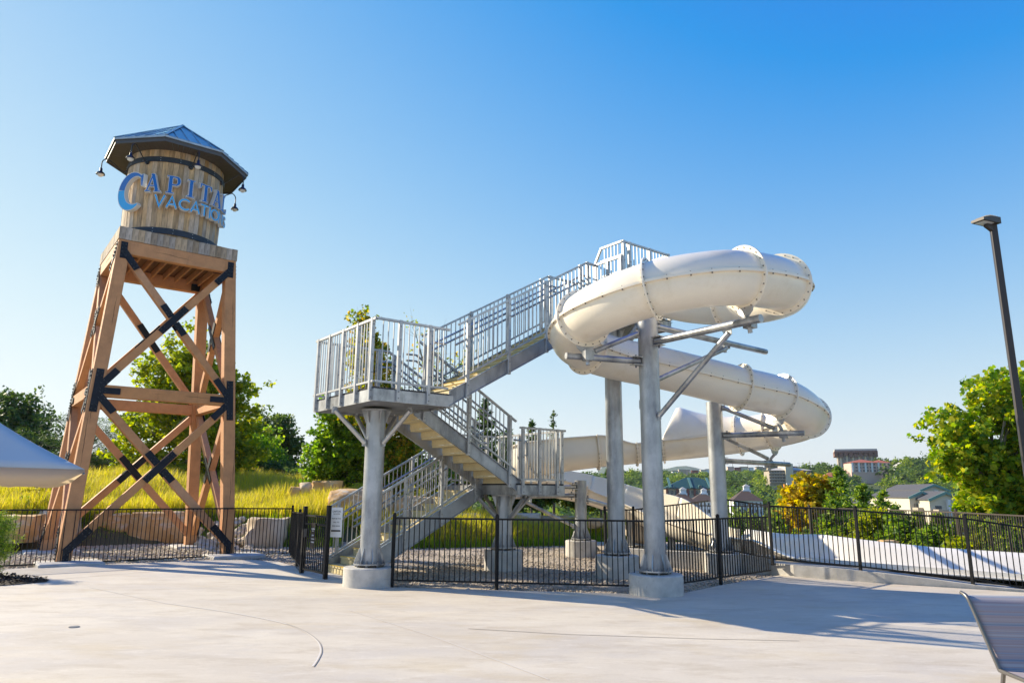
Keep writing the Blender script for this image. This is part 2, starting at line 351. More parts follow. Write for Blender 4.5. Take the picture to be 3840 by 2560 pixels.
# ------------------------------------------------------------ ground
def sstep(a, b, x):
    t = np.clip((x-a)/(b-a), 0, 1); return t*t*(3-2*t)
_bx = [-60, -16, -13.8, -12.4, -10.3, -8.1, -6.5, -3.5, -1, 2.2, 4.5, 7]
_by = [10, 18, 19.6, 21.6, 23.0, 22.6, 21.3, 21.6, 22.2, 23.4, 24.3, 25]
FARF = [G(2254, 1893, 1.2), G(2595, 1894, 1.2), G(2812, 1898, 1.2), G(3034, 1902, 1.2), G(3295, 1909, 1.2), G(3585, 1920, 1.2), G(3860, 1934.5, 1.2), G(4100, 1950, 1.2)]
def gz(x, y):
    x = np.asarray(x, float); y = np.asarray(y, float); r = np.hypot(x, y)
    t = y-np.interp(x, _bx, _by)
    h1 = np.interp(x, [-60, -6, -3, 2, 4.5], [.75, .75, .4, .4, 0]); h2 = np.interp(x, [-60, -8, -4, 1, 5], [1.25, 1.15, .75, .4, 0])
    z = -.08+sstep(0, 1.0, t)*h1+sstep(.8, 13, t)*h2
    # the slope beyond the far fence and the valley
    fx, fy = [p.x for p in FARF], [p.y for p in FARF]
    d = np.where(y > 6, (y-np.interp(x, fx+[40, 90], fy+[-4, -20]))*.8, -1)
    w = sstep(.5, 5.5, x+.1*y)
    z = z-np.clip(d-.4, 0, 40)*.30*w
    near = z
    az = np.arctan2(x, np.maximum(y, .01))
    hill = np.interp(az, [-.9, -.2, .1, .22, .30, .36, .45, .53, .58, .7], [8, 8, 4, 5, 7, 9, 12, 15, 19, 22])
    far = -11+(hill+11)*sstep(190, 560, r)+3*np.sin(x*.011)*np.cos(y*.013)
    far = np.where(y < 0, 0, far)
    k = sstep(45, 110, r); k = np.where(y < 5, sstep(60, 120, r), k)
    return near*(1-k)+far*k
ang = np.linspace(0, 2*math.pi, 300, endpoint=False); rad = np.concatenate([[.0], np.geomspace(1.5, 3450, 225)])
AA, RR = np.meshgrid(ang, rad); gx, gy = RR*np.cos(AA), RR*np.sin(AA)
vs = np.stack([gx, gy, gz(gx, gy)], -1).reshape(-1, 3)
n, m = len(ang), len(rad); j, i = np.meshgrid(np.arange(m-1), np.arange(n), indexing='ij')
q = np.stack([j*n+i, j*n+(i+1) % n, (j+1)*n+(i+1) % n, (j+1)*n+i], -1).reshape(-1, 4)
me = fast_mesh('ground', vs, q, 'soil'); me.materials.append(MATS['far_ground'])
rr = np.hypot(vs[q][:, :, 0].mean(1), vs[q][:, :, 1].mean(1)); me.polygons.foreach_set('material_index', (rr > 60).astype(np.int32)); shade(me, True)
tag(put('ground', me, None), kind='structure')
def sheet(name, poly, z, m, kind='structure', **kw):
    me = bpy.data.meshes.new(name); me.from_pydata([(x, y, z) for x, y in poly], [], [tuple(range(len(poly)))])
    bm = bmesh.new(); bm.from_mesh(me); bmesh.ops.triangulate(bm, faces=bm.faces)
    bmesh.ops.recalc_face_normals(bm, faces=bm.faces)
    if sum(f.normal.z for f in bm.faces) < 0: bmesh.ops.reverse_faces(bm, faces=bm.faces)
    bm.to_mesh(me); bm.free()
    return tag(put(name, me, m), kind=kind, **kw)
DECK = [(-34, -16), (30, -16), (30, 1.5), (12, 11.15), (8.4, 13.25), (7.1, 13.98), (5.6, 15.3), (4.6, 14.35), (3.91, 13.65), (2.95, 12.55), (1.99, 12.40), (-.24, 12.72), (-2.06, 12.95),
        (-2.75, 13.85), (-2.9, 14.35), (-3.75, 15.45), (-4.35, 15.25), (-4.75, 16.3), (-5.46, 17.32), (-6.2, 17.62), (-7.18, 17.5), (-9.28, 16.15), (-10.15, 15.6), (-11, 14.6), (-14, 12.5), (-34, 2)]
sheet('concrete_deck', DECK, 0, 'concrete')
# gravel bed: bumpy sheet
def in_poly(x, y, poly):
    c = np.zeros(np.shape(x), bool); n = len(poly)
    for i in range(n):
        x0, y0 = poly[i]; x1, y1 = poly[(i+1) % n]
        k = ((y0 > y) != (y1 > y)) & (x < (x1-x0)*(y-y0)/((y1-y0) or 1e-9)+x0); c ^= k
    return c
gxs, gys = np.arange(-16, 8, .14), np.arange(10.5, 25.5, .14); GX, GY = np.meshgrid(gxs, gys)
GZ = -.035+.022*np.sin(GX*2.1+GY)*np.cos(GY*1.7)+RNG.normal(0, .007, GX.shape)
GZ = np.maximum(GZ, gz(GX, GY)+.012)*1.0; GZ = np.where(in_poly(GX, GY, DECK), -.06, GZ)
tb = GY-np.interp(GX, _bx, _by)
keep = (tb < .5) & (GX+.2*GY < 9.3)
n, m = len(gxs), len(gys); j, i = np.meshgrid(np.arange(m-1), np.arange(n-1), indexing='ij')
q = np.stack([j*n+i, j*n+i+1, (j+1)*n+i+1, (j+1)*n+i], -1).reshape(-1, 4)
q = q[keep.reshape(-1)[q].all(1)]
me = fast_mesh('gravel_bed', np.stack([GX, GY, GZ], -1).reshape(-1, 3), q, 'gravel'); tag(put('gravel_bed', me, None), kind='structure')
# loose stones on the gravel: real small rocks, one object nobody could count
def rock_unit(seed, sub=1, rough=.3):
    bm = bmesh.new(); bmesh.ops.create_icosphere(bm, subdivisions=sub, radius=1); rg = random.Random(seed)
    for v in bm.verts: v.co *= 1+rg.uniform(-rough, rough)
    vv = np.array([v.co[:] for v in bm.verts]); ff = np.array([[v.index for v in f.verts] for f in bm.faces]); bm.free(); return vv, ff
def scatter(name, pts, sizes, m, flat=.6, sub=0, kind='stuff', label=None, cat=None):
    bm = bmesh.new(); bmesh.ops.create_icosphere(bm, subdivisions=1, radius=1); 
    if sub == 0:
        vv = np.array([(1, 0, 0), (-1, 0, 0), (0, 1, 0), (0, -1, 0), (0, 0, 1), (0, 0, -1)], float); ff = np.array([(0, 2, 4), (2, 1, 4), (1, 3, 4), (3, 0, 4), (2, 0, 5), (1, 2, 5), (3, 1, 5), (0, 3, 5)])
    else:
        vv = np.array([v.co[:] for v in bm.verts]); ff = np.array([[v.index for v in f.verts] for f in bm.faces])
    bm.free(); N = len(pts); K = len(vv)
    a = RNG.uniform(0, 6.28, N); s = np.asarray(sizes)[:, None]*RNG.uniform(.6, 1.3, (N, 3)); s[:, 2] *= flat
    W_ = vv[None]*s[:, None, :]*(1+RNG.uniform(-.28, .28, (N, K, 1)))
    tl = RNG.normal(0, .35, N); ct, st = np.cos(tl)[:, None], np.sin(tl)[:, None]
    y_, z_ = W_[..., 1]*ct-W_[..., 2]*st, W_[..., 1]*st+W_[..., 2]*ct
    c_, s_ = np.cos(a)[:, None], np.sin(a)[:, None]
    X_ = W_[..., 0]*c_-y_*s_; Y_ = W_[..., 0]*s_+y_*c_
    out = np.stack([X_, Y_, z_], -1)+np.asarray(pts)[:, None, :]
    F_ = (ff[None]+np.arange(N)[:, None, None]*K).reshape(-1, 3)
    return tag(put(name, fast_mesh(name, out.reshape(-1, 3), F_, m), None), label, cat, kind=kind)
px_, py_ = RNG.uniform(-13, 7.5, 60000), RNG.uniform(12.3, 24, 60000)
k = (~in_poly(px_, py_, DECK)) & (py_-np.interp(px_, _bx, _by) < .3) & (px_+.2*py_ < 9.0) & (RNG.uniform(0, 1, 60000) < np.clip(1.7-(py_-12)/12, .35, 1))
px_, py_ = px_[k], py_[k]
scatter('gravel_stones', np.stack([px_, py_, np.full(px_.shape, -.03)+RNG.normal(0, .01, px_.shape)], -1), RNG.uniform(.012, .034, len(px_)), 'gravel_stone', label='loose tan gravel stones around the slide footings', cat='gravel')
# coarse broken stone round the tower feet
cx_, cy_ = RNG.uniform(-12.5, -5, 9000), RNG.uniform(15.5, 23.2, 9000)
k = (~in_poly(cx_, cy_, DECK)) & (cy_-np.interp(cx_, _bx, _by) < .4) & (cy_ > 16+(cx_+10.5)*.62)
scatter('crushed_stone', np.stack([cx_[k], cy_[k], np.full(k.sum(), -.01)], -1), RNG.uniform(.018, .05, k.sum()), 'rubble', sub=1, label='pale crushed stone around the water tower feet', cat='gravel')
# joints of the deck, one with a painted shadow edge: thin strips
def strip(name, pts, w, m, z=.004):
    pts = [V((*p, 0)) for p in pts]; vs = []; fs = []
    for i, p in enumerate(pts):
        t = (pts[min(i+1, len(pts)-1)]-pts[max(0, i-1)]).normalized(); s = V((-t.y, t.x, 0))*w/2
        vs += [(p.x+s.x, p.y+s.y, z), (p.x-s.x, p.y-s.y, z)]
    fs = [(2*i, 2*i+1, 2*i+3, 2*i+2) for i in range(len(pts)-1)]
    me = bpy.data.meshes.new(name); me.from_pydata(vs, [], fs); return tag(put(name, me, m), kind='structure')
def smooth_pts(pts, n=10, closed=False):
    pts = [V(p) for p in pts]; out = []
    for i in range(len(pts)-1):
        p0, p1, p2, p3 = pts[max(i-1, 0)], pts[i], pts[i+1], pts[min(i+2, len(pts)-1)]
        for k in range(n):
            t = k/n; out.append(.5*((2*p1)+(p2-p0)*t+(2*p0-5*p1+4*p2-p3)*t*t+(3*p1-p0-3*p2+p3)*t*t*t))
    out.append(pts[-1]); return out
def gp(l): return [tuple(G(x*1.63265, y*1.63265)[:2]) for x, y in l]
c = smooth_pts([(*p, 0) for p in gp([(380, 1385), (520, 1405), (640, 1428), (695, 1447), (728, 1470), (737, 1492), (730, 1512), (718, 1530)])])
strip('concrete_joint_or_shade', [p[:2] for p in c], .024, 'score_pale'); strip('concrete_joint_or_shade', [(p[0]+.015, p[1]-.018) for p in c[22:]], .010, 'joint_shade', .0055)  # pale joint, then a dark strip painted as its shadow side
strip('concrete_joint_or_shade', gp([(205, 1348), (380, 1385)]), .018, 'score_pale')
strip('concrete_joint_or_shade', gp([(1075, 1443), (1300, 1456), (1600, 1466), (1835, 1471)]), .018, 'scoreline')
strip('concrete_joint_or_shade', gp([(800, 1400), (1000, 1463), (1260, 1560)]), .014, 'score_pale')
strip('concrete_joint_or_shade', gp([(115, 1331), (660, 1287)]), .02, 'scoreline')
d = MB().cyl(G(278, 2350), G(278, 2350)+V((0, 0, .008)), .06, n=20); tag(put('deck_drain', d, 'galv_dark'), 'small round metal drain cover set in the concrete deck', 'drain')
# rows of shallow tooled lines at the deck's edge below the tower
# curb at the right with its fence ledge
CURB = [(5.48, 15.5, .23), (5.75, 15.0, .23), (6.4, 14.50, .22), (7.1, 14.02, .18), (7.8, 13.63, .12), (8.4, 13.3, .06), (9.2, 12.86, .02)]
mb = MB()
for (x0, y0, z0), (x1, y1, z1) in zip(CURB[:-1], CURB[1:]):
    nx, ny = .36, .62
    a = [(x0, y0, -.05), (x1, y1, -.05), (x1, y1, z1), (x0, y0, z0), (x0+nx, y0+ny, -.05), (x1+nx, y1+ny, -.05), (x1+nx, y1+ny, z1), (x0+nx, y0+ny, z0)]
    mb.add(a, [(0, 1, 2, 3), (3, 2, 6, 7), (4, 7, 6, 5)])
mb.add([(CURB[0][0], CURB[0][1], -.05), (CURB[0][0]+.36, CURB[0][1]+.62, -.05), (CURB[0][0]+.36, CURB[0][1]+.62, .23), (CURB[0][0], CURB[0][1], .23)], [(0, 1, 2, 3)])
tag(put('concrete_curb', mb, 'curb'), kind='structure')
# low retaining wall between the slide footings
mb = MB(); wl = [V((2.55, 17.45, 0)), V((3.55, 16.75, 0)), V((4.55, 16.25, 0)), V((5.6, 15.62, 0))]
for a, b in zip(wl[:-1], wl[1:]): mb.beam(a+V((0, .1, .12)), b+V((0, .1, .12)), .2, .46, ext=.03)
tag(put('retaining_wall', mb, 'footing'), 'low concrete retaining wall beside the slide column footings', 'wall')
# terrace behind the wall
tp = [(2.3, 17.7), (3.55, 17.0), (4.6, 16.5), (5.6, 15.95), (8.4, 14.0), (11, 12.6), (13.5, 13), (10, 20), (7.5, 23.2), (2.6, 23)]
sheet('terrace', tp, .12, 'gravel')
pts = RNG.uniform((2.8, 13), (11, 22), (9000, 2)); k = in_poly(pts[:, 0], pts[:, 1], tp); pts = pts[k]
scatter('terrace_stones', np.stack([pts[:, 0], pts[:, 1], np.full(len(pts), .13)], -1), RNG.uniform(.015, .05, len(pts)), 'rubble', label='loose pale stones beside the slide run-out', cat='gravel')
# ------------------------------------------------------------ water tower
TC, TYAW = V((-9.66, 18.94, 0)), .66115
tx, ty, tz = V((math.cos(TYAW), math.sin(TYAW), 0)), V((-math.sin(TYAW), math.cos(TYAW), 0)), V((0, 0, 1))
def TL(x, y, z): return TC+tx*x+ty*y+tz*z
tower = thing('water_tower', 'timber water tower with wooden barrel tank and blue lettering', 'tower', TC)
LB, LT, LH, LS = 1.923, 1.44, 7.80, .29
def lo(z): return LB+(LT-LB)*z/LH                      # outer half width at height z
for sx in (-1, 1):
    for sy in (-1, 1):
        a, b = lo(.02)-LS/2, lo(LH)-LS/2
        mb = MB(); p0, p1 = TL(sx*a, sy*a, .02), TL(sx*b, sy*b, LH-.004)
        h = LS/2; c = .012; pr = [(-h+c, -h), (h-c, -h), (h, -h+c), (h, h-c), (h-c, h), (-h+c, h), (-h, h-c), (-h, -h+c)]
        mb.add([p+tx*x+ty*y for p in (p0, p1) for x, y in pr], [tuple(range(7, -1, -1)), tuple(range(8, 16))]+[(i, (i+1) % 8, 8+(i+1) % 8, 8+i) for i in range(8)])
        put('leg', mb, 'timber', tower)
FACES = [(tx, -ty), (ty, tx), (-tx, ty), (-ty, -tx)]    # (along, outward)
def FP(fi, a, out, z):                                  # point on a face: along, depth inside the outer face, height
    al, ou = FACES[fi]; return TC+al*a+ou*(lo(z)-out)+tz*z
def bolts_on(parent, pts, nrm, r=.017, h=.022):
    mb = MB()
    for p in pts: mb.cyl(p, p+nrm*h, r, r*.8, n=6)
    o = put('bolt_heads', mb, 'bolt', parent); o['kind'] = 'stuff'; return o
def plate(fi, p0, p1, w, z_off=.014, bolts=4):          # flat steel strip lying on the face
    al, ou = FACES[fi]; nrm = (ou*1.0+tz*((LB-LT)/LH)).normalized()
    q0, q1 = p0+nrm*z_off, p1+nrm*z_off; t = (q1-q0).normalized()
    mb = MB().beam(q0, q1, w, .012, up=nrm); o = put('steel_plate', mb, 'steel_black', tower)
    L = (q1-q0).length; sd = t.cross(nrm)
    pts = [q0+t*d+sd*s*w*.27+nrm*.006 for d in (.07, .17, L-.17, L-.07) for s in (-1, 1)][:max(4, bolts*2)]
    bolts_on(o, pts, nrm); return o
for fi in range(4):
    al, ou = FACES[fi]; dep = .085
    # top beam and mid beam
    for z0, z1, nm in ((7.44, 7.796, 'top_beam'), (3.78, 4.07, 'mid_beam')):
        zc_ = (z0+z1)/2; e = lo(zc_)-LS+.004
        mb = MB().beam(FP(fi, -e, .11, zc_), FP(fi, e, .11, zc_), .21, z1-z0, ch=.01); put(nm, mb, 'timber', tower)
    # two braces in each bay
    for (z0, z1) in ((4.12, 7.40), (.38, 3.72)):
        for k in (-1, 1):
            za, zb = (z0, z1)
            a = FP(fi, -k*(lo(za)-LS+.03), .10+.0, za+.03); b = FP(fi, k*(lo(zb)-LS+.03), .10, zb-.03)
            nrm = (ou+tz*.06).normalized()
            if k == 1:
                mb = MB().beam(a, b, .185, .16, up=nrm, ch=.008); put('brace', mb, 'timber', tower)
            else:                                        # halved at the crossing: two pieces butting the first
                mid = (a+b)/2; t = (b-a).normalized()
                for u0, u1 in ((a, mid-t*.10), (mid+t*.10, b)):
                    mb = MB().beam(u0, u1, .185, .16, up=nrm, ch=.008); put('brace', mb, 'timber', tower)
        za, zb = z0, z1; zm_pts = []
        A0, B0 = FP(fi, -(lo(za)-LS), .012, za), FP(fi, (lo(zb)-LS), .012, zb)
        A1, B1 = FP(fi, (lo(za)-LS), .012, za), FP(fi, -(lo(zb)-LS), .012, zb)
        t0, t1 = (B0-A0).normalized(), (B1-A1).normalized()
        # crossing of the two diagonals
        d0 = (B1-A0); den = (lo(za)+lo(zb)-2*LS); f = (lo(za)-LS)/den; X = A0+(B0-A0)*f
        plate(fi, X-t0*.46, X+t0*.46, .165, .014, 4)
        for s in (-1, 1): plate(fi, X+t1*s*.092, X+t1*s*.46, .165, .014, 2)
        Xi = X-ou*.19
        plate(fi, Xi-t0*.46, Xi+t0*.46, .165, -.003, 4)
        for s in (-1, 1): plate(fi, Xi+t1*s*.092, Xi+t1*s*.46, .165, -.003, 2)
    # end plates
    eu = lo(7.4)-LS; el = lo(.4)-LS
    for k in (-1, 1):
        ta = (FP(fi, k*(lo(7.4)-LS), .0, 7.40)-FP(fi, -k*(lo(4.12)-LS), .0, 4.12)).normalized()
        pA = FP(fi, k*(lo(7.4)-LS+.05), -.002, 7.40); plate(fi, pA-ta*.42, pA+ta*.16, .165, .014, 4)
        plate(fi, FP(fi, k*(lo(7.6)-LS/2), -.002, 7.30), FP(fi, k*(lo(7.6)-LS/2), -.002, 7.74), .155, .008, 4)
        tb_ = (FP(fi, k*(lo(.38)-LS), .0, .38)-FP(fi, -k*(lo(3.72)-LS), .0, 3.72)).normalized()
        pB = FP(fi, k*(lo(.38)-LS+.03), -.002, .40); plate(fi, pB-tb_*.46, pB+tb_*.20, .165, .014, 4)
        # fan plate at the mid joint: upright, two diagonals, one level
        zc_ = 3.925; base = FP(fi, k*(lo(zc_)-LS*.5), -.002, zc_); legd = (FP(fi, k*(lo(5)-LS*.5), -.002, 5)-FP(fi, k*(lo(3)-LS*.5), -.002, 3)).normalized()
        plate(fi, base-legd*.52, base+legd*.52, .165, .010, 4)
        u = (FP(fi, -k*(lo(7.4)-LS), 0, 7.40)-FP(fi, k*(lo(4.12)-LS), 0, 4.12)).normalized()
        p = FP(fi, k*(lo(4.12)-LS*.55), -.002, 3.98); plate(fi, p+u*.05, p+u*.60, .165, .013, 2)
        u = (FP(fi, -k*(lo(.38)-LS), 0, .38)-FP(fi, k*(lo(3.72)-LS), 0, 3.72)).normalized()
        p = FP(fi, k*(lo(3.72)-LS*.55), -.002, 3.87); plate(fi, p+u*.05, p+u*.60, .165, .0145, 2)
        p = FP(fi, k*(lo(zc_)-LS*.5), -.002, zc_); plate(fi, p, p-al*k*.50, .15, .016, 2)
        # shoe at the foot
        plate(fi, FP(fi, k*(lo(.2)-LS*.55), -.002, .03), FP(fi, k*(lo(.2)-LS*.55), -.002, .30), .13, .006, 2)
# drying cracks in the timbers
def check_crack(fi, p0, p1, wob=.02):
    al, ou = FACES[fi]; nrm = (ou+tz*.06).normalized(); t = (p1-p0).normalized(); sd = t.cross(nrm); n = 16; vs = []; o_ = 0
    for i in range(n+1):
        o_ += random.uniform(-1, 1)*wob; w_ = (.004+random.uniform(0, .003))*math.sin(math.pi*(i+.3)/(n+.6)); c = p0.lerp(p1, i/n)+sd*o_+nrm*.0015; vs += [c+sd*w_, c-sd*w_]
    put('timber_crack', MB().add(vs, [(2*i, 2*i+1, 2*i+3, 2*i+2) for i in range(n)]), 'crack', tower)
for fi in range(4):
    for z0, z1 in ((7.62, 7.56), (7.70, 7.66), (3.95, 3.90), (4.0, 3.99)):
        e = lo(z0)-LS-.15; a, b = random.uniform(-e, e*.1), random.uniform(.2*e, e); check_crack(fi, FP(fi, a, .005, z0), FP(fi, b, .005, z1), .008)
    for k in (-1, 1):
        for _ in range(3):
            z0 = random.uniform(.6, 6); x = lo(z0)-random.uniform(.06, .23); check_crack(fi, FP(fi, k*x, .001, z0), FP(fi, k*(x-.02), .001, z0+random.uniform(.7, 1.5)), .007)
# concrete pads under the legs
for sx in (-1, 1):
    for sy in (-1, 1):
        mb = MB(); c = TL(sx*(LB-.15)+.1, sy*(LB-.15)-.22, 0); w, d = 1.25, 1.05
        pr = [(w, -d), (w, d), (-w, d), (-w, -d)]
        vs = [c+tx*x*.5*1.0+ty*y*.5+V((0, 0, z)) for z, k in ((-.14, 1), (.035, 1), (.06, .95)) for x, y in [(p*k, q_*k) for p, q_ in pr]]
        mb.add(vs, [(8, 9, 10, 11)]+[(j*4+i, j*4+(i+1) % 4, j*4+4+(i+1) % 4, j*4+4+i) for j in (0, 1) for i in range(4)])
        nm = {(-1, -1): 'flat concrete pad under the front leg beside the mulch bed', (1, -1): 'flat concrete pad under the tower leg nearest the stair gate', (-1, 1): 'flat concrete pad under the rear tower leg behind the sunshade tip', (1, 1): 'flat concrete pad under the rear tower leg before the broken stone'}[(sx, sy)]
        tag(put('concrete_pad', mb, 'footing'), nm, 'footing', 'pads under the tower legs')
# deck: fascia planks, joists, plywood
FH = 1.457; nP = 20; w = 2*FH/nP
pm = MB().box((0, 0, 0), (w-.006, .035, .325)).mesh('fascia_plank'); pm.materials.append(MATS['fascia_plank'])
for al, ou in FACES:
    for k in range(nP):
        c = TC+al*(-FH+w*(k+.5))+ou*(FH-.018+random.uniform(0, .004))+tz*(7.962+random.uniform(-.006, .006))
        put('fascia_plank', pm, None, tower, frame(c, al, -ou, tz))
for k in range(8):
    x = -1.12+k*.32; mb = MB().beam(TL(x, -1.14, 7.70), TL(x, 1.14, 7.70), .045, .19); put('joist', mb, 'joist', tower)
put('deck_board', MB().box(TL(0, 0, 7.83), (2.86, 2.86, .03), tx, ty), 'plywood', tower)
put('deck_top', MB().box(TL(0, 0, 8.095), (2.86, 2.86, .03), tx, ty), 'fascia_plank', tower)
for s in (-1, 1):
    for q_ in (-1, 1):
        put('angle_bracket', MB().box(TL(s*1.06, q_*1.13, 7.55), (.24, .05, .2), tx, ty), 'steel_black', tower)
# barrel: staves, hoops
BR, B0, B1 = 1.238, 8.11, 10.66; nS = 58
for k in range(nS):
    a0, a1 = 2*math.pi*(k+.02)/nS, 2*math.pi*(k+.98)/nS; o_ = random.uniform(-.006, .006); mb = MB(); vs = []
    for z, bul in ((B0, -.015), (8.9, .006), (9.6, .012), (10.1, .004), (B1, -.012)):
        for a, r in ((a0, BR+o_+bul), (a1, BR+o_+bul), (a1, BR-.04), (a0, BR-.04)): vs.append(TC+V((math.cos(a)*r, math.sin(a)*r, z)))
    mb.add(vs, [(j*4+i, j*4+(i+1) % 4, j*4+4+(i+1) % 4, j*4+4+i) for j in range(4) for i in range(4)]+[(3, 2, 1, 0), (16, 17, 18, 19)])
    put('stave', mb, 'stave', tower)
for z0, z1 in ((8.245, 8.405), (10.275, 10.415)):
    mb = MB().lathe(TC, [(BR+.012, z0), (BR+.030, z0), (BR+.030, z1), (BR+.012, z1)], 72); h = put('hoop', mb, 'hoop', tower, smooth=30)
    mb = MB()
    for k in range(16):
        for z in (z0+.035, z1-.035):
            a = 2*math.pi*(k+.3)/16; d = V((math.cos(a), math.sin(a), 0)); p = TC+d*(BR+.028)+tz*z; mb.cyl(p, p+d*.012, .011, n=6)
    put('bolt_heads', mb, 'galv', h)['kind'] = 'stuff'
# octagonal roof
RO, RZ0, RZ1, APEX = 1.86, 10.60, 10.77, 12.0
oc = [TC+V((math.cos(TYAW+R(22.5+45*k)), math.sin(TYAW+R(22.5+45*k)), 0)) for k in range(8)]
def ocp(k, r, z): p = oc[k % 8]-TC; return TC+p*r+tz*z
for k in range(8):
    p0, p1, q0, q1 = ocp(k, RO, RZ0), ocp(k+1, RO, RZ0), ocp(k, RO, RZ1), ocp(k+1, RO, RZ1)
    n_ = ((p0+p1)/2-TC); n_.z = 0; n_.normalize(); I = -n_*.03
    mb = MB().add([p0, p1, q1, q0, p0+I, p1+I, q1+I, q0+I], [(0, 1, 2, 3), (4, 7, 6, 5), (0, 4, 5, 1), (3, 2, 6, 7), (0, 3, 7, 4), (1, 5, 6, 2)]); put('roof_fascia', mb, 'roof_fascia', tower)
    # soffit boards, each its own strip from fascia to barrel
    e = (p1-p0); L = e.length; nb = 9
    for b in range(nb):
        u0, u1 = (b+.03)/nb, (b+.97)/nb; inn0, inn1 = ocp(k, BR*.9, RZ0+.03), ocp(k+1, BR*.9, RZ0+.03)
        o0, o1 = ocp(k, RO-.03, RZ0+.03), ocp(k+1, RO-.03, RZ0+.03)
        a, b_, c, d = o0.lerp(o1, u0), o0.lerp(o1, u1), inn0.lerp(inn1, u1), inn0.lerp(inn1, u0)
        put('soffit_board', MB().prism([a, b_, c, d], (0, 0, .015)), 'soffit', tower)
    # standing-seam roof panel
    ap = TC+tz*APEX; r0, r1 = ocp(k, RO+.035, RZ1-.01), ocp(k+1, RO+.035, RZ1-.01)
    nr = (r1-r0).cross(ap-r0).normalized(); nr = nr if nr.z > 0 else -nr
    pn = put('roof_panel', MB().add([r0, r1, ap, r0-nr*.02, r1-nr*.02, ap-nr*.02], [(0, 1, 2), (5, 4, 3), (0, 3, 4, 1)]), 'roof_metal', tower)
    mb = MB()
    for b in range(1, 5):
        u = b/5; a = r0.lerp(r1, u); h = min(u, 1-u)*2; t_ = a.lerp(((r0+r1)/2).lerp(ap, 0)+(ap-(r0+r1)/2)*h, 1) if False else a+(ap-(r0+r1)/2)*h*.98
        mb.beam(a+nr*.012, t_+nr*.012, .02, .03, up=nr)
    put('seam', mb, 'roof_metal', pn)
    put('roof_ridge', MB().beam(r0+nr*.01, ap+tz*.02, .09, .02, up=tz), 'roof_metal', tower)
    put('drip_edge', MB().beam(r0-tz*.035, r1-tz*.035, .02, .05), 'galv_bright', tower)
# gooseneck lamps
def gooseneck(ang, z, out=.50, rise=.20):
    d = V((math.cos(ang), math.sin(ang), 0)); p = TC+d*(BR+.01)+tz*z
    lamp = put('gooseneck_lamp', MB().cyl(p, p+d*.045, .065, .05, n=16), 'lamp_black', tower, smooth=40)
    pts = smooth_pts([p+d*.03, p+d*.14+tz*.02, p+d*(out*.6)+tz*rise*.75, p+d*(out*.82)+tz*rise*1.05, p+d*out+tz*rise*.75, p+d*(out+.01)+tz*.02, p+d*(out+.01)-tz*.08], 5)
    put('arm', MB().path(pts, .015, 8), 'lamp_black', lamp, smooth=60)
    e = p+d*(out+.01)-tz*.06
    put('lamp_shade', MB().lathe(e, [(.022, .05), (.035, .03), (.04, -.05), (.10, -.10), (.115, -.145), (.105, -.145), (.03, -.06)], 20), 'lamp_black', lamp, smooth=50)
    put('bulb', MB().lathe(e, [(.085, -.125), (.075, -.17), (.04, -.20), (.002, -.21)], 16), 'lamp_glass', lamp, smooth=True)
for a in (-151.4, -100, -48.6, 2.8, 54, 105.7, 157): gooseneck(R(a), 10.25, .62, .26)
# lettering: each letter a solid channel letter with a coloured face
def poly_letter(polys, holes=()):
    return polys, holes
def stroke(pts, w, cap=0):       # thick polyline -> outline polygon
    pts = [V((*p, 0)) for p in pts]; L_, R_ = [], []
    for i, p in enumerate(pts):
        a = (p-pts[i-1]).normalized() if i else None; b = (pts[i+1]-p).normalized() if i < len(pts)-1 else None
        t = (a+b).normalized() if a and b else (a or b); s = V((-t.y, t.x, 0)); ww = w[i] if hasattr(w, '__len__') else w
        k = 1/max(.5, s.dot(V((-(b or a).y, (b or a).x, 0)))); L_.append(p+s*ww/2*k); R_.append(p-s*ww/2*k)
    return [(q_.x, q_.y) for q_ in L_+R_[::-1]]
def arc(cx, cy, rx, ry, a0, a1, n=14): return [(cx+rx*math.cos(R(a0+(a1-a0)*i/n)), cy+ry*math.sin(R(a0+(a1-a0)*i/n))) for i in range(n+1)]
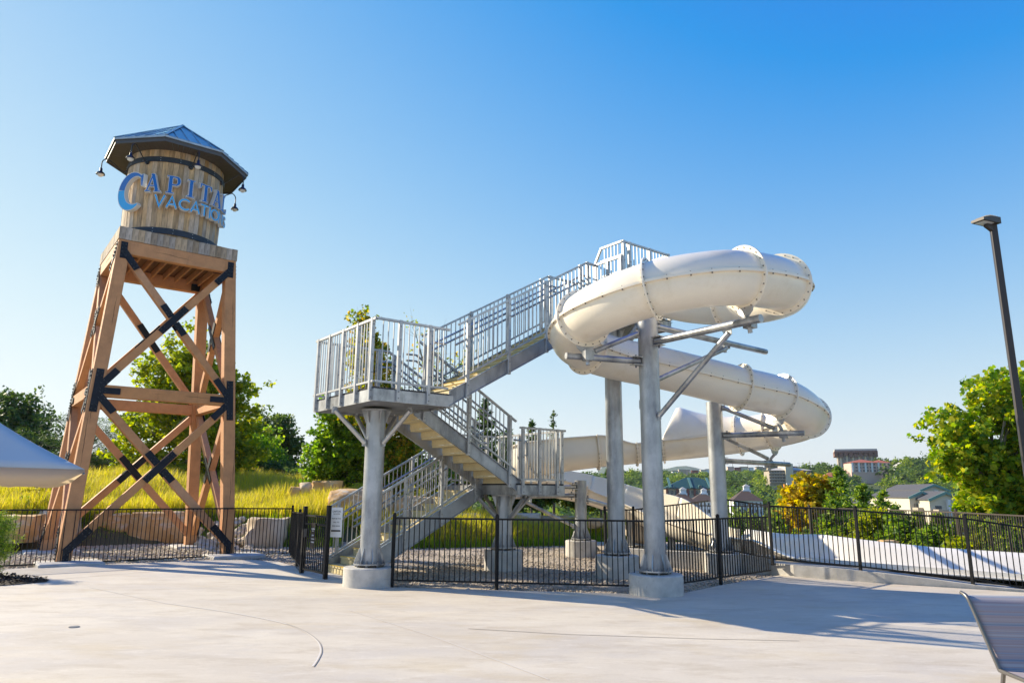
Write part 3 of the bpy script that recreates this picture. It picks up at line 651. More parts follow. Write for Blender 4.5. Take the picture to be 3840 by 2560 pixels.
SER = {  # serif capitals, unit height
    'A': [stroke([(.36, 1.0), (.62, .06)], .17), stroke([(.36, .98), (.10, .06)], .075), stroke([(.2, .34), (.53, .34)], .065), [(0, 0), (.26, 0), (.26, .06), (0, .06)], [(.46, 0), (.80, 0), (.80, .06), (.46, .06)], [(.27, .93), (.40, .93), (.40, 1.03), (.27, 1.03)]],
    'P': [[(.10, .03), (.28, .03), (.28, .97), (.10, .97)], stroke([(.25, .955), (.44, .955)]+arc(.46, .73, .14, .225, 80, -80, 10)+[(.44, .50), (.25, .50)], [.075, .08, .09, .12, .14, .155, .16, .16, .155, .14, .12, .09, .08, .075, .075]), [(0, 0), (.38, 0), (.38, .06), (0, .06)], [(0, .94), (.3, .94), (.3, 1), (0, 1)]],
    'I': [[(.10, .03), (.28, .03), (.28, .97), (.10, .97)], [(0, 0), (.38, 0), (.38, .06), (0, .06)], [(0, .94), (.38, .94), (.38, 1), (0, 1)]],
    'T': [[(.27, .03), (.45, .03), (.45, .97), (.27, .97)], [(.17, 0), (.55, 0), (.55, .06), (.17, .06)], [(0, .92), (.72, .92), (.72, 1), (0, 1)], [(0, .74), (.05, .74), (.09, .92), (0, .95)], [(.72, .74), (.67, .74), (.63, .92), (.72, .95)]],
    'L': [[(.10, .03), (.28, .03), (.28, .97), (.10, .97)], [(0, .94), (.38, .94), (.38, 1), (0, 1)], [(0, 0), (.62, 0), (.62, .075), (0, .075)], [(.62, 0), (.66, .28), (.61, .28), (.53, .07)]],
    'C': [stroke(arc(.55, .5, .47, .53, 48, 172, 11), [.05, .07, .09, .12, .15, .18, .2, .22, .23, .235, .24, .245]), stroke(arc(.55, .5, .47, .53, 172, 300, 12), [.245, .25, .25, .25, .25, .24, .23, .22, .2, .17, .14, .09, .05]), [(.84, .98), (.93, .98), (.93, .62), (.88, .62), (.84, .80)]]}
SAN = {
    'V': [stroke([(0, 1), (.36, .02), (.72, 1)], .13)], 'A': [stroke([(0, 0), (.36, .98), (.72, 0)], .13), stroke([(.16, .30), (.56, .30)], .11)],
    'C': [stroke(arc(.5, .5, .44, .44, 45, 315, 18), .13)], 'T': [stroke([(.36, 0), (.36, .94)], .13), stroke([(.0, .94), (.72, .94)], .13)],
    'I': [stroke([(.08, 0), (.08, 1)], .13)], 'O': [stroke(arc(.48, .5, .44, .44, 0, 180, 12), .13), stroke(arc(.48, .5, .44, .44, 180, 360, 12), .13)],
    'N': [stroke([(.07, 0), (.07, .98), (.66, .02), (.66, 1)], .13)], 'S': [stroke([(.55, .82)]+arc(.32, .74, .22, .2, 60, 260, 9)+arc(.32, .26, .24, .22, 80, -150, 10), .13)]}
def prism2(mb, poly, M, z0, z1):
    bm = bmesh.new(); vs = [bm.verts.new((x, y, 0)) for x, y in poly]; f = bm.faces.new(vs); f.normal_update(); 
    if f.normal.z < 0: bmesh.ops.reverse_faces(bm, faces=[f])
    res = bmesh.ops.triangulate(bm, faces=bm.faces[:]); bm.verts.index_update()
    n = len(poly); tri = [[v.index for v in ff.verts] for ff in bm.faces]; bm.free()
    P_ = [M @ V((x, y, z0)) for x, y in poly]+[M @ V((x, y, z1)) for x, y in poly]
    mb.add(P_, [tuple(t+n for t in q_) for q_ in tri]+[tuple(t for t in reversed(q_)) for q_ in tri]+[(i, (i+1) % n, n+(i+1) % n, n+i) for i in range(n)])
def grow(poly, g, m=.0):
    c = V((sum(p[0] for p in poly)/len(poly), sum(p[1] for p in poly)/len(poly))); n = len(poly); out = []
    ar = sum(poly[i][0]*poly[(i+1) % n][1]-poly[(i+1) % n][0]*poly[i][1] for i in range(n)); sg = 1 if ar > 0 else -1
    for i in range(n):
        a = V(poly[i])-V(poly[i-1]); b = V(poly[(i+1) % n])-V(poly[i]); a = a.normalized() if a.length > 1e-6 else b.normalized(); b = b.normalized() if b.length > 1e-6 else a
        na, nb = V((a.y, -a.x)), V((b.y, -b.x)); nn = na+nb; nn = nn.normalized() if nn.length > 1e-3 else na
        k = 1/max(.6, nn.dot(na)); out.append((poly[i][0]+sg*nn.x*g*k, poly[i][1]+sg*nn.y*g*k))
    return out
def letter(ch, font, ang, z, h, m, adv, shear=0, stand=.075, depth=.115):
    """flat channel letter tangent to the barrel at angle ang, base at height z"""
    d = V((math.cos(ang), math.sin(ang), 0)); x = V((-d.y, d.x, 0)); wl = max(p[0] for q_ in font[ch] for p in q_)*h
    o = TC+d*(BR+stand)+tz*z; M = frame(o, x, tz, d) @ Matrix.Diagonal((h, h, 1, 1)) @ Matrix.Translation((-wl/2/h, 0, 0))
    root = MB()
    for q_ in font[ch]: prism2(root, grow(q_, .018), M, 0, depth+random.uniform(0, .0004))
    body = put('letter', root, 'letter_return', tower)
    for mm, sel in (((m, [0, 2]), ('letter_light', [1])) if ch == 'C' and font is SER else ((m, range(len(font[ch]))),)):
        face = MB()
        for k_ in sel: prism2(face, grow(font[ch][k_], -.006), M, depth+.001, depth+.005+.0006*k_)
        put('letter_face', face, mm, body)
    return wl
for ch, a in zip('APITAL', (-85.5, -65.5, -48, -31.5, -14, 0)): letter(ch, SER, R(a), 9.33, .49, 'letter_blue', 0)
for ch, a in zip('VACATIONS', (-77, -65, -53, -41, -31, -24, -16, -5, 5)): letter(ch, SAN, R(a), 8.93, .32, 'letter_light', 0)
letter('C', SER, R(-111), 8.94, .87, 'letter_blue', 0)
# ------------------------------------------------------------ steel columns on round footings
def footing(x, y, label, h=.32, r=.45, z0=-.08):
    mb = MB().lathe((x, y, 0), [(r, z0), (r, h*.42), (r+.003, h*.43), (r, h*.44), (r, h-.015), (r-.015, h), (.001, h)], 48)
    return tag(put('concrete_footing', mb, 'footing', smooth=35), label, 'footing', 'round footings of the slide columns')
def column(x, y, zt, label, h=.32, r=.178, open_top=True, parent=None):
    root = parent or thing('support_column', label, 'column', (x, y, h), 'steel columns of the water slide')
    c = V((x, y, 0)); z0 = h+.05
    prof = [(r, z0), (r, zt)]+([(r-.014, zt), (r-.014, zt-.5), (.001, zt-.5)] if open_top else [(.001, zt)])
    o = put('column_pipe', MB().lathe(c, prof, 40), 'galv_col', root, smooth=35)
    mb = MB().lathe(c, [(.001, z0-.012), (r+.105, z0-.012), (r+.105, z0+.014), (r, z0+.014)], 32); put('base_plate', mb, 'galv', root, smooth=35)
    mb = MB(); nb = MB()
    for k in range(8):
        a = 2*math.pi*(k+.5)/8; d = V((math.cos(a), math.sin(a), 0)); s = V((-d.y, d.x, 0))*.006
        q_ = [c+d*(r-.004)+tz*(z0+.012), c+d*(r+.095)+tz*(z0+.012), c+d*(r+.095)+tz*(z0+.05), c+d*(r+.012)+tz*(z0+.27), c+d*(r-.004)+tz*(z0+.27)]
        put('gusset', MB().prism([p-s for p in q_], s*2), 'galv', root)
        a = 2*math.pi*k/8; d = V((math.cos(a), math.sin(a), 0)); p = c+d*(r+.068); nb.cyl(p+tz*(h-.01), p+tz*(z0+.065), .012, n=8); nb.cyl(p+tz*(z0+.014), p+tz*(z0+.036), .024, n=6); nb.cyl(p+tz*(z0-.04), p+tz*(z0-.014), .024, n=6)
    b = put('anchor_bolts', nb, 'galv_dark', root); b['kind'] = 'stuff'
    return root
CA, CB, CC, CD, CE, CF = (-2.52, 13.2), (2.44, 12.41), (-.15, 16.12), (1.89, 19.61), (2.17, 14.98), (4.6, 16.02)
footing(*CA, 'round concrete footing at the bottom of the stairs beside the gate')
footing(*CB, 'round concrete footing with vertical front seam at the tallest front column')
footing(*CC, 'round concrete footing under the lower stair landing column', .40, .42)
footing(*CD, 'round concrete footing under the short rear column by the grass', .38, .42)
footing(*CE, 'round concrete footing behind the fence under the platform column', .40, .44)
footing(*CF, 'round concrete footing set into the retaining wall', .38, .40)
# ------------------------------------------------------------ stair tower
N0, TH = V((-2.3, 11.76, 0)), R(37.5)
sb, su = V((math.cos(TH), math.sin(TH), 0)), V((-math.sin(TH), math.cos(TH), 0))
def S(s, r, z=0): return N0+sb*s+su*r+tz*z
stair = thing('stair_tower', 'galvanized steel switchback stairs with guard rails leading to slide', 'stairs', S(.7, 1.27))
Z1, Z2, Z3 = 1.81, 3.354, 5.35
def baluster_mesh(h, w=.016): 
    k = ('bal', round(h, 3), w)
    if k not in CACHE:
        CACHE[k] = MB().box((0, 0, h/2), (w, w, h)).mesh('baluster'); CACHE[k].materials.append(MATS['galv_bright'])
    return CACHE[k]
CACHE = {}
ROTS = Matrix.Rotation(TH, 4, 'Z')
def guard(p0, p1, hb=.09, ht=1.17, posts=(), drop=.22, off=V((0, 0, 0)), sp=.105, end=True, bm='galv_bright', pw=.062, parent=None):
    """guard rail from p0 to p1 (deck-level points); rails follow the slope"""
    par = parent or stair; p0, p1 = V(p0)+off, V(p1)+off; L = (p1-p0); hl = math.hypot(L.x, L.y)
    put('guard_top_rail', MB().beam(p0+tz*ht, p1+tz*ht, .045, .04, ext=.02), bm, par)
    put('guard_bottom_rail', MB().beam(p0+tz*hb, p1+tz*hb, .04, .035, ext=.01), bm, par)
    n = max(1, int(round(hl/sp))); me = baluster_mesh(ht-hb-.02)
    for i in range(1, n):
        if any(abs(i/n-t)*hl < .045 for t in posts): continue
        put('baluster', me, None, par, Matrix.Translation(p0+L*(i/n)+tz*(hb+.01)) @ ROTS)
    for t in posts:
        b = p0+L*t; o = put('guard_post', MB().beam(b-tz*drop, b+tz*(ht+.025), pw, pw, up=sb, ch=.004), 'galv_bright', par)
        mb = MB()
        for z in (-drop+.05, -.06, .25, .55, .85, 1.08):
            for d in (su, -su): mb.cyl(b+tz*z+d*pw*.5, b+tz*z+d*(pw*.5+.012), .011, n=6)
        put('bolt_heads', mb, 'galv_dark', o)['kind'] = 'stuff'
def handrail(pts, r=.021): put('handrail', MB().path(pts, r, 10), 'galv', stair, smooth=60)
def flight(s0, z0, s1, z1, r0, r1, n, far_rail=True, near_rail=True, nposts=3, railsp=.105):
    """n risers from (s0,z0) to (s1,z1), rows r0..r1"""
    sg = 1 if s1 > s0 else -1; run = (s1-s0)/(n-1); rise = (z1-z0)/n
    for k in range(n-1):
        a, z = s0+run*k, z0+rise*(k+1)
        c = S(a+run/2, (r0+r1)/2, z-.018); o = put('tread', MB().box(c, (abs(run)+.015, r1-r0-.07, .036), sb, su), 'tread', stair)
        put('nosing', MB().box(S(a+sg*.012, (r0+r1)/2, z+.0025), (.055, r1-r0-.10, .006), sb, su), 'nosing', o)
    for k in range(n):
        a, z = s0+run*k, z0+rise*k
        put('riser', MB().box(S(a+sg*.02, (r0+r1)/2, z+rise/2-.016), (.012, r1-r0-.07, rise-.038), sb, su), 'tread', stair)
    for r in (r0, r1):
        e = r+(.03 if r == r1 else -.03); th = .075
        a, b = S(s0-sg*.12, e, z0+rise*.35), S(s1+sg*.06, e, z1-rise*.15)
        q = [a+tz*.0, b+tz*.06, b-tz*.25, S(s0+sg*.30, e, z0-.02) if z0 < .1 else a-tz*.27, S(s0-sg*.12, e, max(z0-.02, .003)) if z0 < .1 else a-tz*.26]
        if z0 < .1: q = [S(s0-sg*.10, e, .16), b+tz*.06, b-tz*.25, S(s0+sg*.36, e, .006), S(s0-sg*.10, e, .006)]
        sd = su*(.012 if r == r1 else -.012)
        o = put('stringer', MB().prism(q, sd), 'galv_col', stair)
        u0 = (b-a).normalized(); 
        for pa, pb in ((q[0], q[1]), (q[3], q[2])):
            t_ = (pb-pa).normalized(); put('stringer_flange', MB().beam(pa+sd*2.2, pb+sd*2.2, .055, .010, up=(t_.cross(su))), 'galv_col', o)
        if (r == r1 and far_rail) or (r == r0 and near_rail):
            off = su*(.045 if r == r1 else -.045)
            A, B = S(s0+sg*.05, e, z0+rise*.9), S(s1, e, z1)
            ts = [(.06+.88*i/(nposts-1)) for i in range(nposts)]
            guard(A, B, .14, 1.17, ts, .30, off, railsp)
            for hh in (.92, .80):
                i_ = -su*.13 if r == r1 else su*.13
                if hh == .80 and n > 12.5: pass
                handrail([A+off+i_+tz*hh, B+off+i_+tz*hh, B+off+i_+tz*(hh-.01)+sb*sg*.22])
def landing(s0, s1, r0, r1, z, th=.205):
    put('landing_deck', MB().box(S((s0+s1)/2, (r0+r1)/2, z-.016), (s1-s0-.02, r1-r0-.02, .03), sb, su), 'grating', stair)
    for (a, b) in ((S(s0, r0), S(s1, r0)), (S(s1, r0), S(s1, r1)), (S(s1, r1), S(s0, r1)), (S(s0, r1), S(s0, r0))):
        i_ = (b-a).normalized().cross(tz)*.006
        put('edge_channel', MB().beam(a+tz*(z-th/2-.03)+i_, b+tz*(z-th/2-.03)+i_, .012, th, ext=.01), 'galv', stair)
    # grating bar ends along the edge
    mb = MB(); L = s1-s0
    for k in range(int(L/.03)): mb.box(S(s0+.015+k*.03, r0+.004, z-.012), (.008, .02, .035), sb, su)
    for k in range(int((r1-r0)/.03)): mb.box(S(s0+.004, r0+.015+k*.03, z-.012), (.02, .008, .035), sb, su)
    put('grating_bars', mb, 'grating', stair)['kind'] = 'stuff'
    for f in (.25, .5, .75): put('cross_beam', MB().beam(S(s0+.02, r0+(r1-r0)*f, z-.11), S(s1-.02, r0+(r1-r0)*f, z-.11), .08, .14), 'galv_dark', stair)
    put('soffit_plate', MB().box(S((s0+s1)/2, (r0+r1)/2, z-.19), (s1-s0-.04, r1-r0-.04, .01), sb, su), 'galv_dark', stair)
def colhead(x, y, z, braces=(), zb=.62):
    c = V((x, y, 0)); r = .178
    put('column_flange', MB().lathe(c, [(.001, z-.03), (r+.10, z-.03), (r+.10, z-.004), (.001, z-.004)], 32), 'galv', stair, smooth=35)
    for k in range(6):
        a = 2*math.pi*k/6; d = V((math.cos(a), math.sin(a), 0)); s = V((-d.y, d.x, 0))*.006
        q_ = [c+d*(r-.004)+tz*(z-.03), c+d*(r+.09)+tz*(z-.03), c+d*(r+.01)+tz*(z-.25), c+d*(r-.004)+tz*(z-.25)]; put('gusset', MB().prism([p-s for p in q_], s*2), 'galv', stair)
    for d in braces:
        d = d.normalized(); a, b = c+d*(r+.03)+tz*(z-zb), c+d*(r+.03+zb*1.0)+tz*(z-.06)
        o = put('knee_brace', MB().cyl(a, b, .042, n=16), 'galv_bright', stair, smooth=40)
        for p in (a, b): put('lug_plate', MB().box(p, (.10, .012, .12), d, tz.cross(d)), 'galv', o)
column(*CA, Z2-.235, '', parent=stair, open_top=False); column(*CC, Z1-.235, '', .40, parent=stair, open_top=False)
colhead(*CA, Z2-.235, (-sb, -su*1.0+sb*.35, sb*.8+su*.6, su)); colhead(*CC, Z1-.235, (-sb, -su, sb, su), .5)
landing(0, 1.55, 0, 2.52, Z2); landing(4.0, 5.3, 1.2, 3.75, Z1); 
flight(.95, 0, 4.0, Z1, 2.56, 3.70, 12, nposts=4)
flight(4.0, Z1, 1.55, Z2, 1.30, 2.46, 10, nposts=3)
flight(1.6, Z2, 4.9, Z3, .04, 1.20, 13, nposts=4, railsp=.11)
# landing guards
guard(S(0, 0, Z2), S(1.42, 0, Z2), posts=(.30, .72), off=-su*.03); guard(S(0, 2.52, Z2), S(0, 0, Z2), posts=(.04, .26, .50, .74, .96), off=-sb*.03)
guard(S(0, 2.52, Z2), S(1.5, 2.52, Z2), posts=(.3, .9), off=su*.03)
guard(S(4.05, 1.2, Z1), S(5.3, 1.2, Z1), posts=(.05, .42, .82), off=-su*.03); guard(S(5.3, 1.2, Z1), S(5.3, 3.75, Z1), posts=(.04, .35, .65, .96), off=sb*.03); guard(S(5.3, 3.75, Z1), S(4.05, 3.75, Z1), posts=(.2, .8), off=su*.03)
handrail([S(1.45, .10, Z2+.93), S(1.2, .10, Z2+.93)]); handrail([S(4.0, 1.34, Z1+.92), S(4.35, 1.34, Z1+.90), S(4.37, 1.34, Z1+.6), S(4.2, 1.34, Z1+.6)])
put('stair_pad', MB().box(S(.62, 3.12, .0), (.6, 1.25, .012), sb, su), 'footing', stair)
# entry platform on its column
plat = thing('slide_platform', 'raised steel entry platform with tall picket guards at the slide top', 'platform', (*CE, .4))
stair, _st = plat, stair
column(*CE, 5.10, '', .40, parent=plat, open_top=False)
landing(4.92, 6.65, -.82, 1.22, Z3); colhead(*CE, Z3-.235, (-sb, -su, sb, su), .5)
guard(S(4.92, 0, Z3), S(5.2, 0, Z3), posts=(.02, .98), off=-su*.03)
guard(S(5.2, 0, Z3), S(5.2, -.82, Z3), posts=(.5, .97), off=-sb*.03)
guard(S(5.2, -.22, Z3), S(5.2, -.82, Z3), hb=1.20, ht=1.50, posts=(), off=-sb*.03)
put('guard_top_rail', MB().beam(S(5.17, -.02, Z3+1.18), S(5.17, -.22, Z3+1.50), .045, .04), 'galv_bright', plat)
guard(S(5.2, -.82, Z3), S(6.05, -.82, Z3), hb=.09, ht=1.50, posts=(.0, .22, .97), off=-su*.03); guard(S(6.05, -.82, Z3), S(6.65, -.82, Z3), hb=1.05, ht=1.5, posts=(.98,), off=-su*.03, drop=.0)
guard(S(6.65, -.82, Z3), S(6.65, 1.22, Z3), ht=1.5, posts=(.02, .5, .98), off=sb*.03); guard(S(4.92, 1.22, Z3), S(6.65, 1.22, Z3), posts=(.02, .35, .7, .98), off=su*.03)
stair = _st
# ------------------------------------------------------------ water slide
TRD = .438
slide = thing('water_slide', 'off-white fibreglass tube slide coiling down into an open run-out', 'slide', (3.1, 12.65, 0))
c1 = (3.1, 12.65); RL = 2.03
def cpt(phi, z):
    c_ = math.cos(R(phi)); return (c1[0]+RL*c_*(.87 if c_ > 0 else .965), c1[1]+RL*math.sin(R(phi)), z)
CTRL = [(3.25, 14.72, 5.77), (3.85, 14.62, 5.62), cpt(42, 5.43), cpt(15, 5.29), cpt(-15, 5.15), cpt(-42, 5.05), cpt(-75, 4.96), cpt(-95, 4.90), cpt(-115, 4.82), cpt(-135, 4.71), cpt(-157, 4.62), cpt(-180, 4.56), (1.30, 13.60, 4.47), (2.05, 14.28, 4.35), (3.1, 14.6, 4.2),
        (4.0, 14.75, 4.02), (4.77, 14.9, 3.86), (5.81, 15.25, 3.69), (6.50, 15.75, 3.46), (6.82, 16.5, 3.32), (6.55, 17.5, 3.20), (5.79, 18.1, 3.08), (4.9, 18.45, 2.98), (3.95, 18.65, 2.89), (3.26, 18.8, 2.82), (2.31, 18.75, 2.72), (1.32, 18.75, 2.59), (.52, 19.3, 2.44), (.45, 20.25, 2.2), (1.1, 20.95, 1.96),
        (2.2, 21.05, 1.74), (2.9, 20.75, 1.52), (3.63, 20.2, 1.22), (4.2, 19.6, .97), (4.75, 18.9, .76), (5.3, 18.1, .63), (5.75, 17.2, .60), (6.25, 16.3, .62), (6.95, 15.55, .60), (7.8, 14.95, .57), (8.8, 14.35, .54), (10.2, 13.55, .50), (13, 11.95, .44)]
NS = 12
CP = smooth_pts(CTRL, NS)
def frm(i):
    t = (CP[min(i+1, len(CP)-1)]-CP[max(i-1, 0)]).normalized(); r = t.cross(tz).normalized(); u = r.cross(t); return t, r, u
def idx(k): return int(round(k*NS))
def ring_pts(i, prof): t, r, u = frm(i); return [CP[i]+r*x+u*y for x, y in prof]
def circ(rad, a0, a1, n): return [(rad*math.sin(R(a0+(a1-a0)*k/n)), -rad*math.cos(R(a0+(a1-a0)*k/n))) for k in range(n+1)]
def sweep(name, i0, i1, prof_fn, m, parent, closed=False, smooth=40, thick=0):
    mb = MB(); vs = []; n = None
    for i in range(i0, i1+1):
        pr = prof_fn((i-i0)/max(1, i1-i0), i); n = len(pr); vs += ring_pts(i, pr)
    k = i1-i0; fs = [(j*n+a, j*n+(a+1) % n, (j+1)*n+(a+1) % n, (j+1)*n+a) for j in range(k) for a in range(n if closed else n-1)]
    mb.add(vs, fs); o = put(name, mb, m, parent, smooth=smooth)
    if thick:
        md = o.modifiers.new('Solidify', 'SOLIDIFY'); md.thickness = thick; md.offset = 0
    return o
def tube_section(k0, k1):
    i0, i1 = idx(k0), idx(k1)
    pr = circ(TRD, 0, 360, 40)[:-1]
    o = sweep('tube_section', i0, i1, lambda t, i: pr, 'slide', slide, closed=True, smooth=60)
    for sg in (-1, 1):                               # seam flange on both sides
        lip = [(sg*(TRD-.004), .022), (sg*(TRD+.042), .022), (sg*(TRD+.042), .004), (sg*(TRD+.046), .004), (sg*(TRD+.046), -.022), (sg*(TRD-.004), -.022)]
        sweep('seam_flange', i0, i1, lambda t, i: lip, 'slide', o, closed=True, smooth=25)
    nb = MB(); acc = 0; last = CP[i0]
    for i in range(i0+1, i1):
        acc += (CP[i]-last).length; last = CP[i]
        if acc > .26:
            acc = 0; t, r, u = frm(i)
            for sg in (-1, 1): p = CP[i]+r*sg*(TRD+.026); nb.cyl(p-u*.021, p-u*.042, .012, n=6); nb.cyl(p+u*.021, p+u*.034, .010, n=6)
    b = put('bolt_heads', nb, 'slide_bolt', o); b['kind'] = 'stuff'
def flange(k, a0=0, a1=360, wall=None, od=.082):
    i = idx(k); t, r, u = frm(i); n = 44 if a1-a0 == 360 else 28; mb = MB(); vs = []
    pin = circ(TRD-.006, a0, a1, n); pout = circ(TRD+od, a0, a1, n)
    if wall:                                          # straight walls above the half pipe: heights (left, right)
        pin = [(-TRD+.006, wall[0])]+pin+[(TRD-.006, wall[1])]; pout = [(-TRD-od, wall[0])]+pout+[(TRD+od, wall[1])]
    n = len(pin)
    for s_ in (-.014, .014):
        for pr in (pin, pout): vs += [CP[i]+t*s_+r*x+u*y for x, y in pr]
    cl = (a1-a0 == 360); m_ = n-1
    fs = []
    for j in range(m_): fs += [(j, j+1, n+j+1, n+j), (2*n+j, 3*n+j, 3*n+j+1, 2*n+j+1), (n+j, n+j+1, 3*n+j+1, 3*n+j)]
    if not cl: fs += [(0, n, 3*n, 2*n), (n-1, 3*n-1, 4*n-1, 2*n-1)]
    mb.add(vs, fs); o = put('ring_flange', mb, 'slide', slide)
    nb = MB(); q_ = circ(TRD+od*.55, a0, a1, 22 if cl else 14)[1:None if cl else -1]
    for x, y in q_:
        p = CP[i]+r*x+u*y
        for s_ in (-1, 1): nb.cyl(p+t*s_*.013, p+t*s_*.028, .0105, n=6)
    put('bolt_heads', nb, 'slide_bolt', o)['kind'] = 'stuff'
KR = [0, 2.0, 4.9, 5.95, 8.05, 10.15, 12.3, 13.75, 16.05, 17.0, 18.55, 20.2, 21.0]
for a, b in zip(KR[:-1], KR[1:]): tube_section(a, b)
for k in KR: flange(k)
# open flume: half pipe with straight walls and a rolled rim; left = hand towards -r
def flume(k0, k1, hl, hr, name='flume_section', ang=90, lip=.05):
    i0, i1 = idx(k0), idx(k1)
    def pf(t, i):
        a, b = (hl(t) if callable(hl) else hl), (hr(t) if callable(hr) else hr)
        return [(-TRD-lip-.01, a-.03), (-TRD-lip, a), (-TRD, a), (-TRD, a*.5)]+circ(TRD, -88, 88, 22)+[(TRD, b*.5), (TRD, b), (TRD+lip, b), (TRD+lip+.01, b-.03)]
    return sweep(name, i0, i1, pf, 'slide', slide, smooth=50, thick=.014)
def lin(a, b): return lambda t: a+(b-a)*t
def ss(a, b): return lambda t: a+(b-a)*(t*t*(3-2*t))
flume(21, 23, .06, .06); flange(23, -95, 95, (.08, .08))
flume(23, 24, .06, .06); flange(24, -95, 95, (.08, .08))
flume(24, 25.1, ss(.06, .36), ss(.06, .10)); flange(25.1, -90, 90, (.38, .12))
flume(25.1, 26.7, lin(.36, .42), .10); flange(26.7, -90, 90, (.44, .12))
flume(26.7, 28.6, .42, .12); flange(28.6, -90, 90, (.42, .12))
flume(28.6, 30.1, .42, .08); flange(30.1, -90, 90, (.42, .1))
flume(30.1, 31.2, .40, .02); flange(31.2, -90, 90, (.40, .04))
flume(31.2, 33.0, ss(.40, .55), .02); flange(33, -90, 90, (.55, .04))
flume(33.0, 35.0, ss(.55, .12), .04); flange(35, -90, 90, (.14, .06))
# hood where the tube opens: upper shell flaring up to a point
i0, i1 = idx(21), idx(23); mb = MB(); vs = []; na = 28; PK = .735
for i in range(i0, i1+1):
    t = (i-i0)/(i1-i0); k = min(1, t/PK); hs = TRD*(1+1.0*k**1.7); amax = 180-80*max(0, (k-.55)/.45)**2 if t <= PK else 100*(1-(t-PK)/(1-PK))+1.5
    vs += ring_pts(i, [(-TRD*math.cos(R(amax*a/na)), .05+(hs*math.sin(R(amax*a/na)) if t <= PK else hs*(amax/100)*min(1, math.sin(R(90*a/na))))) for a in range(na+1)])
n = na+1; mb.add(vs, [(j*n+a, j*n+a+1, (j+1)*n+a+1, (j+1)*n+a) for j in range(i1-i0) for a in range(na)])
o = put('tube_hood', mb, 'slide', slide, smooth=60); md = o.modifiers.new('Solidify', 'SOLIDIFY'); md.thickness = .014; md.offset = 0
# run-out: broad shallow trough with a tall far wall, lower near wall
def runout(k0, k1, wl, wn, name='runout_section'):
    i0, i1 = idx(k0), idx(k1)
    def pf(t, i):
        f = lambda v: v(t) if callable(v) else v
        hf, hn, w = f(wl), f(wn), .50
        b = -.415
        fl = [(-w-.36, hf-.02), (-w-.34, hf), (-w-.24, hf), (-w-.06, b+.34), (-w+.06, b+.12), (-w+.18, b+.02), (-w+.34, b), (w-.34, b), (w-.18, b+.02), (w-.05, b+.12), (w, max(b+.14, min(hn, b+.3))), (w+.01, hn), (w+.14, hn), (w+.15, hn-.02)]
        return fl
    return sweep(name, i0, i1, pf, 'slide_in', slide, smooth=50, thick=.012)
runout(35, 36.3, ss(.12, .10), ss(.06, .02)); runout(36.3, 37.4, ss(.10, .12), ss(.02, -.30)); runout(37.4, 42, lambda t: .12-.10*min(1, t*2), lambda t: -.30-.06*min(1, t*4))
# outer skirt panels and feet of the run-out, near side
for k0, k1 in ((35.05, 35.6), (35.65, 36.15)):
    i0, i1 = idx(k0), idx(k1); mb = MB(); vs = []
    for i in range(i0, i1+1):
        t, r, u = frm(i); p = CP[i]+r*(.60); vs += [V((p.x, p.y, CP[i].z-.06)), V((p.x, p.y, .13))]
    mb.add(vs, [(2*j, 2*j+1, 2*j+3, 2*j+2) for j in range(i1-i0)]); put('skirt_panel', mb, 'slide', slide)
for k in (31.6, 33.2, 34.4):
    i = idx(k); p = CP[i]; put('flume_leg', MB().box((p.x, p.y, (p.z-TRD+.1)/2), (.16, .16, p.z-TRD-.1)), 'galv', slide); put('foot_block', MB().box((p.x, p.y, .06), (.9, .5, .26), sb, su), 'footing', slide)
# ------------------------------------------------------------ slide columns with arms
def hanger(col_root, k, arm_p, axis):
    """bracket under a flange and drop pipe to the arm"""
    i = idx(k); t, r, u = frm(i); b = CP[i]-u*(TRD+.06); a = V(arm_p); 
    o = put('hanger', MB().path([b-tz*.08, V((b.x*.35+a.x*.65, b.y*.35+a.y*.65, b.z-.20)), a-tz*.16], .036, 12), 'galv_bright', col_root, smooth=50)
    put('saddle', MB().prism([b+r*x-tz*z for x, z in ((-.17, -.03), (.17, -.03), (.15, .05), (.06, .12), (-.06, .12), (-.15, .05))], t*.022), 'galv_bright', o)
    put('clamp', MB().box(a, (.16, .15, .17), axis, axis.cross(tz).normalized(), tz), 'galv', o)
def arm(col_root, cxy, z, end, r=.057, brace=None, rb=.045):
    c = V((*cxy, z)); e = V(end); d = (e-c); d2 = V((d.x, d.y, 0)).normalized(); a = c+d2*.19+tz*0
    o = put('arm', MB().cyl(a, e, r, n=20), 'galv', col_root, smooth=40)
    for s_ in (-1, 1): put('ear_plate', MB().box(c+d2*.22+tz*s_*(r+.012), (.24, .16, .012), d2, d2.cross(tz)), 'galv_bright', o)
    put('pin', MB().cyl(c+d2*.26-tz*(r+.06), c+d2*.26+tz*(r+.05), .018, n=8), 'galv_dark', o)
    if brace:
        f, zb = brace; q = a.lerp(e, f); p0 = V((*cxy, zb))+d2*.21
        sgn = -1 if zb < z else 1
        b = put('arm_brace', MB().cyl(p0, q+tz*sgn*(r+.06), rb, n=16), 'galv', col_root, smooth=40)
        put('lug_plate', MB().box(p0-d2*.02, (.12, .014, .13), d2, d2.cross(tz)), 'galv_bright', b); put('lug_plate', MB().box(q+tz*sgn*(r+.035), (.11, .014, .11), d2, d2.cross(tz)), 'galv_bright', b)
    return o
def lerp_arm(cxy, end, k, z):
    i = idx(k); p = CP[i]; c = V((*cxy, z)); e = V(end); d = e-c; f = ((p.x-c.x)*d.x+(p.y-c.y)*d.y)/(d.x**2+d.y**2); return c+d*min(1, f), V((d.x, d.y, 0)).normalized()
colB = column(*CB, 4.80, 'tall galvanized front column with arms reaching out to the slide coil', .32)
colF = column(*CF, 3.66, 'galvanized column rising beside the run-out with two arms to the right', .38)
colD = column(*CD, 1.95, 'short open-topped galvanized column at the rear grass edge', .38, r=.16)
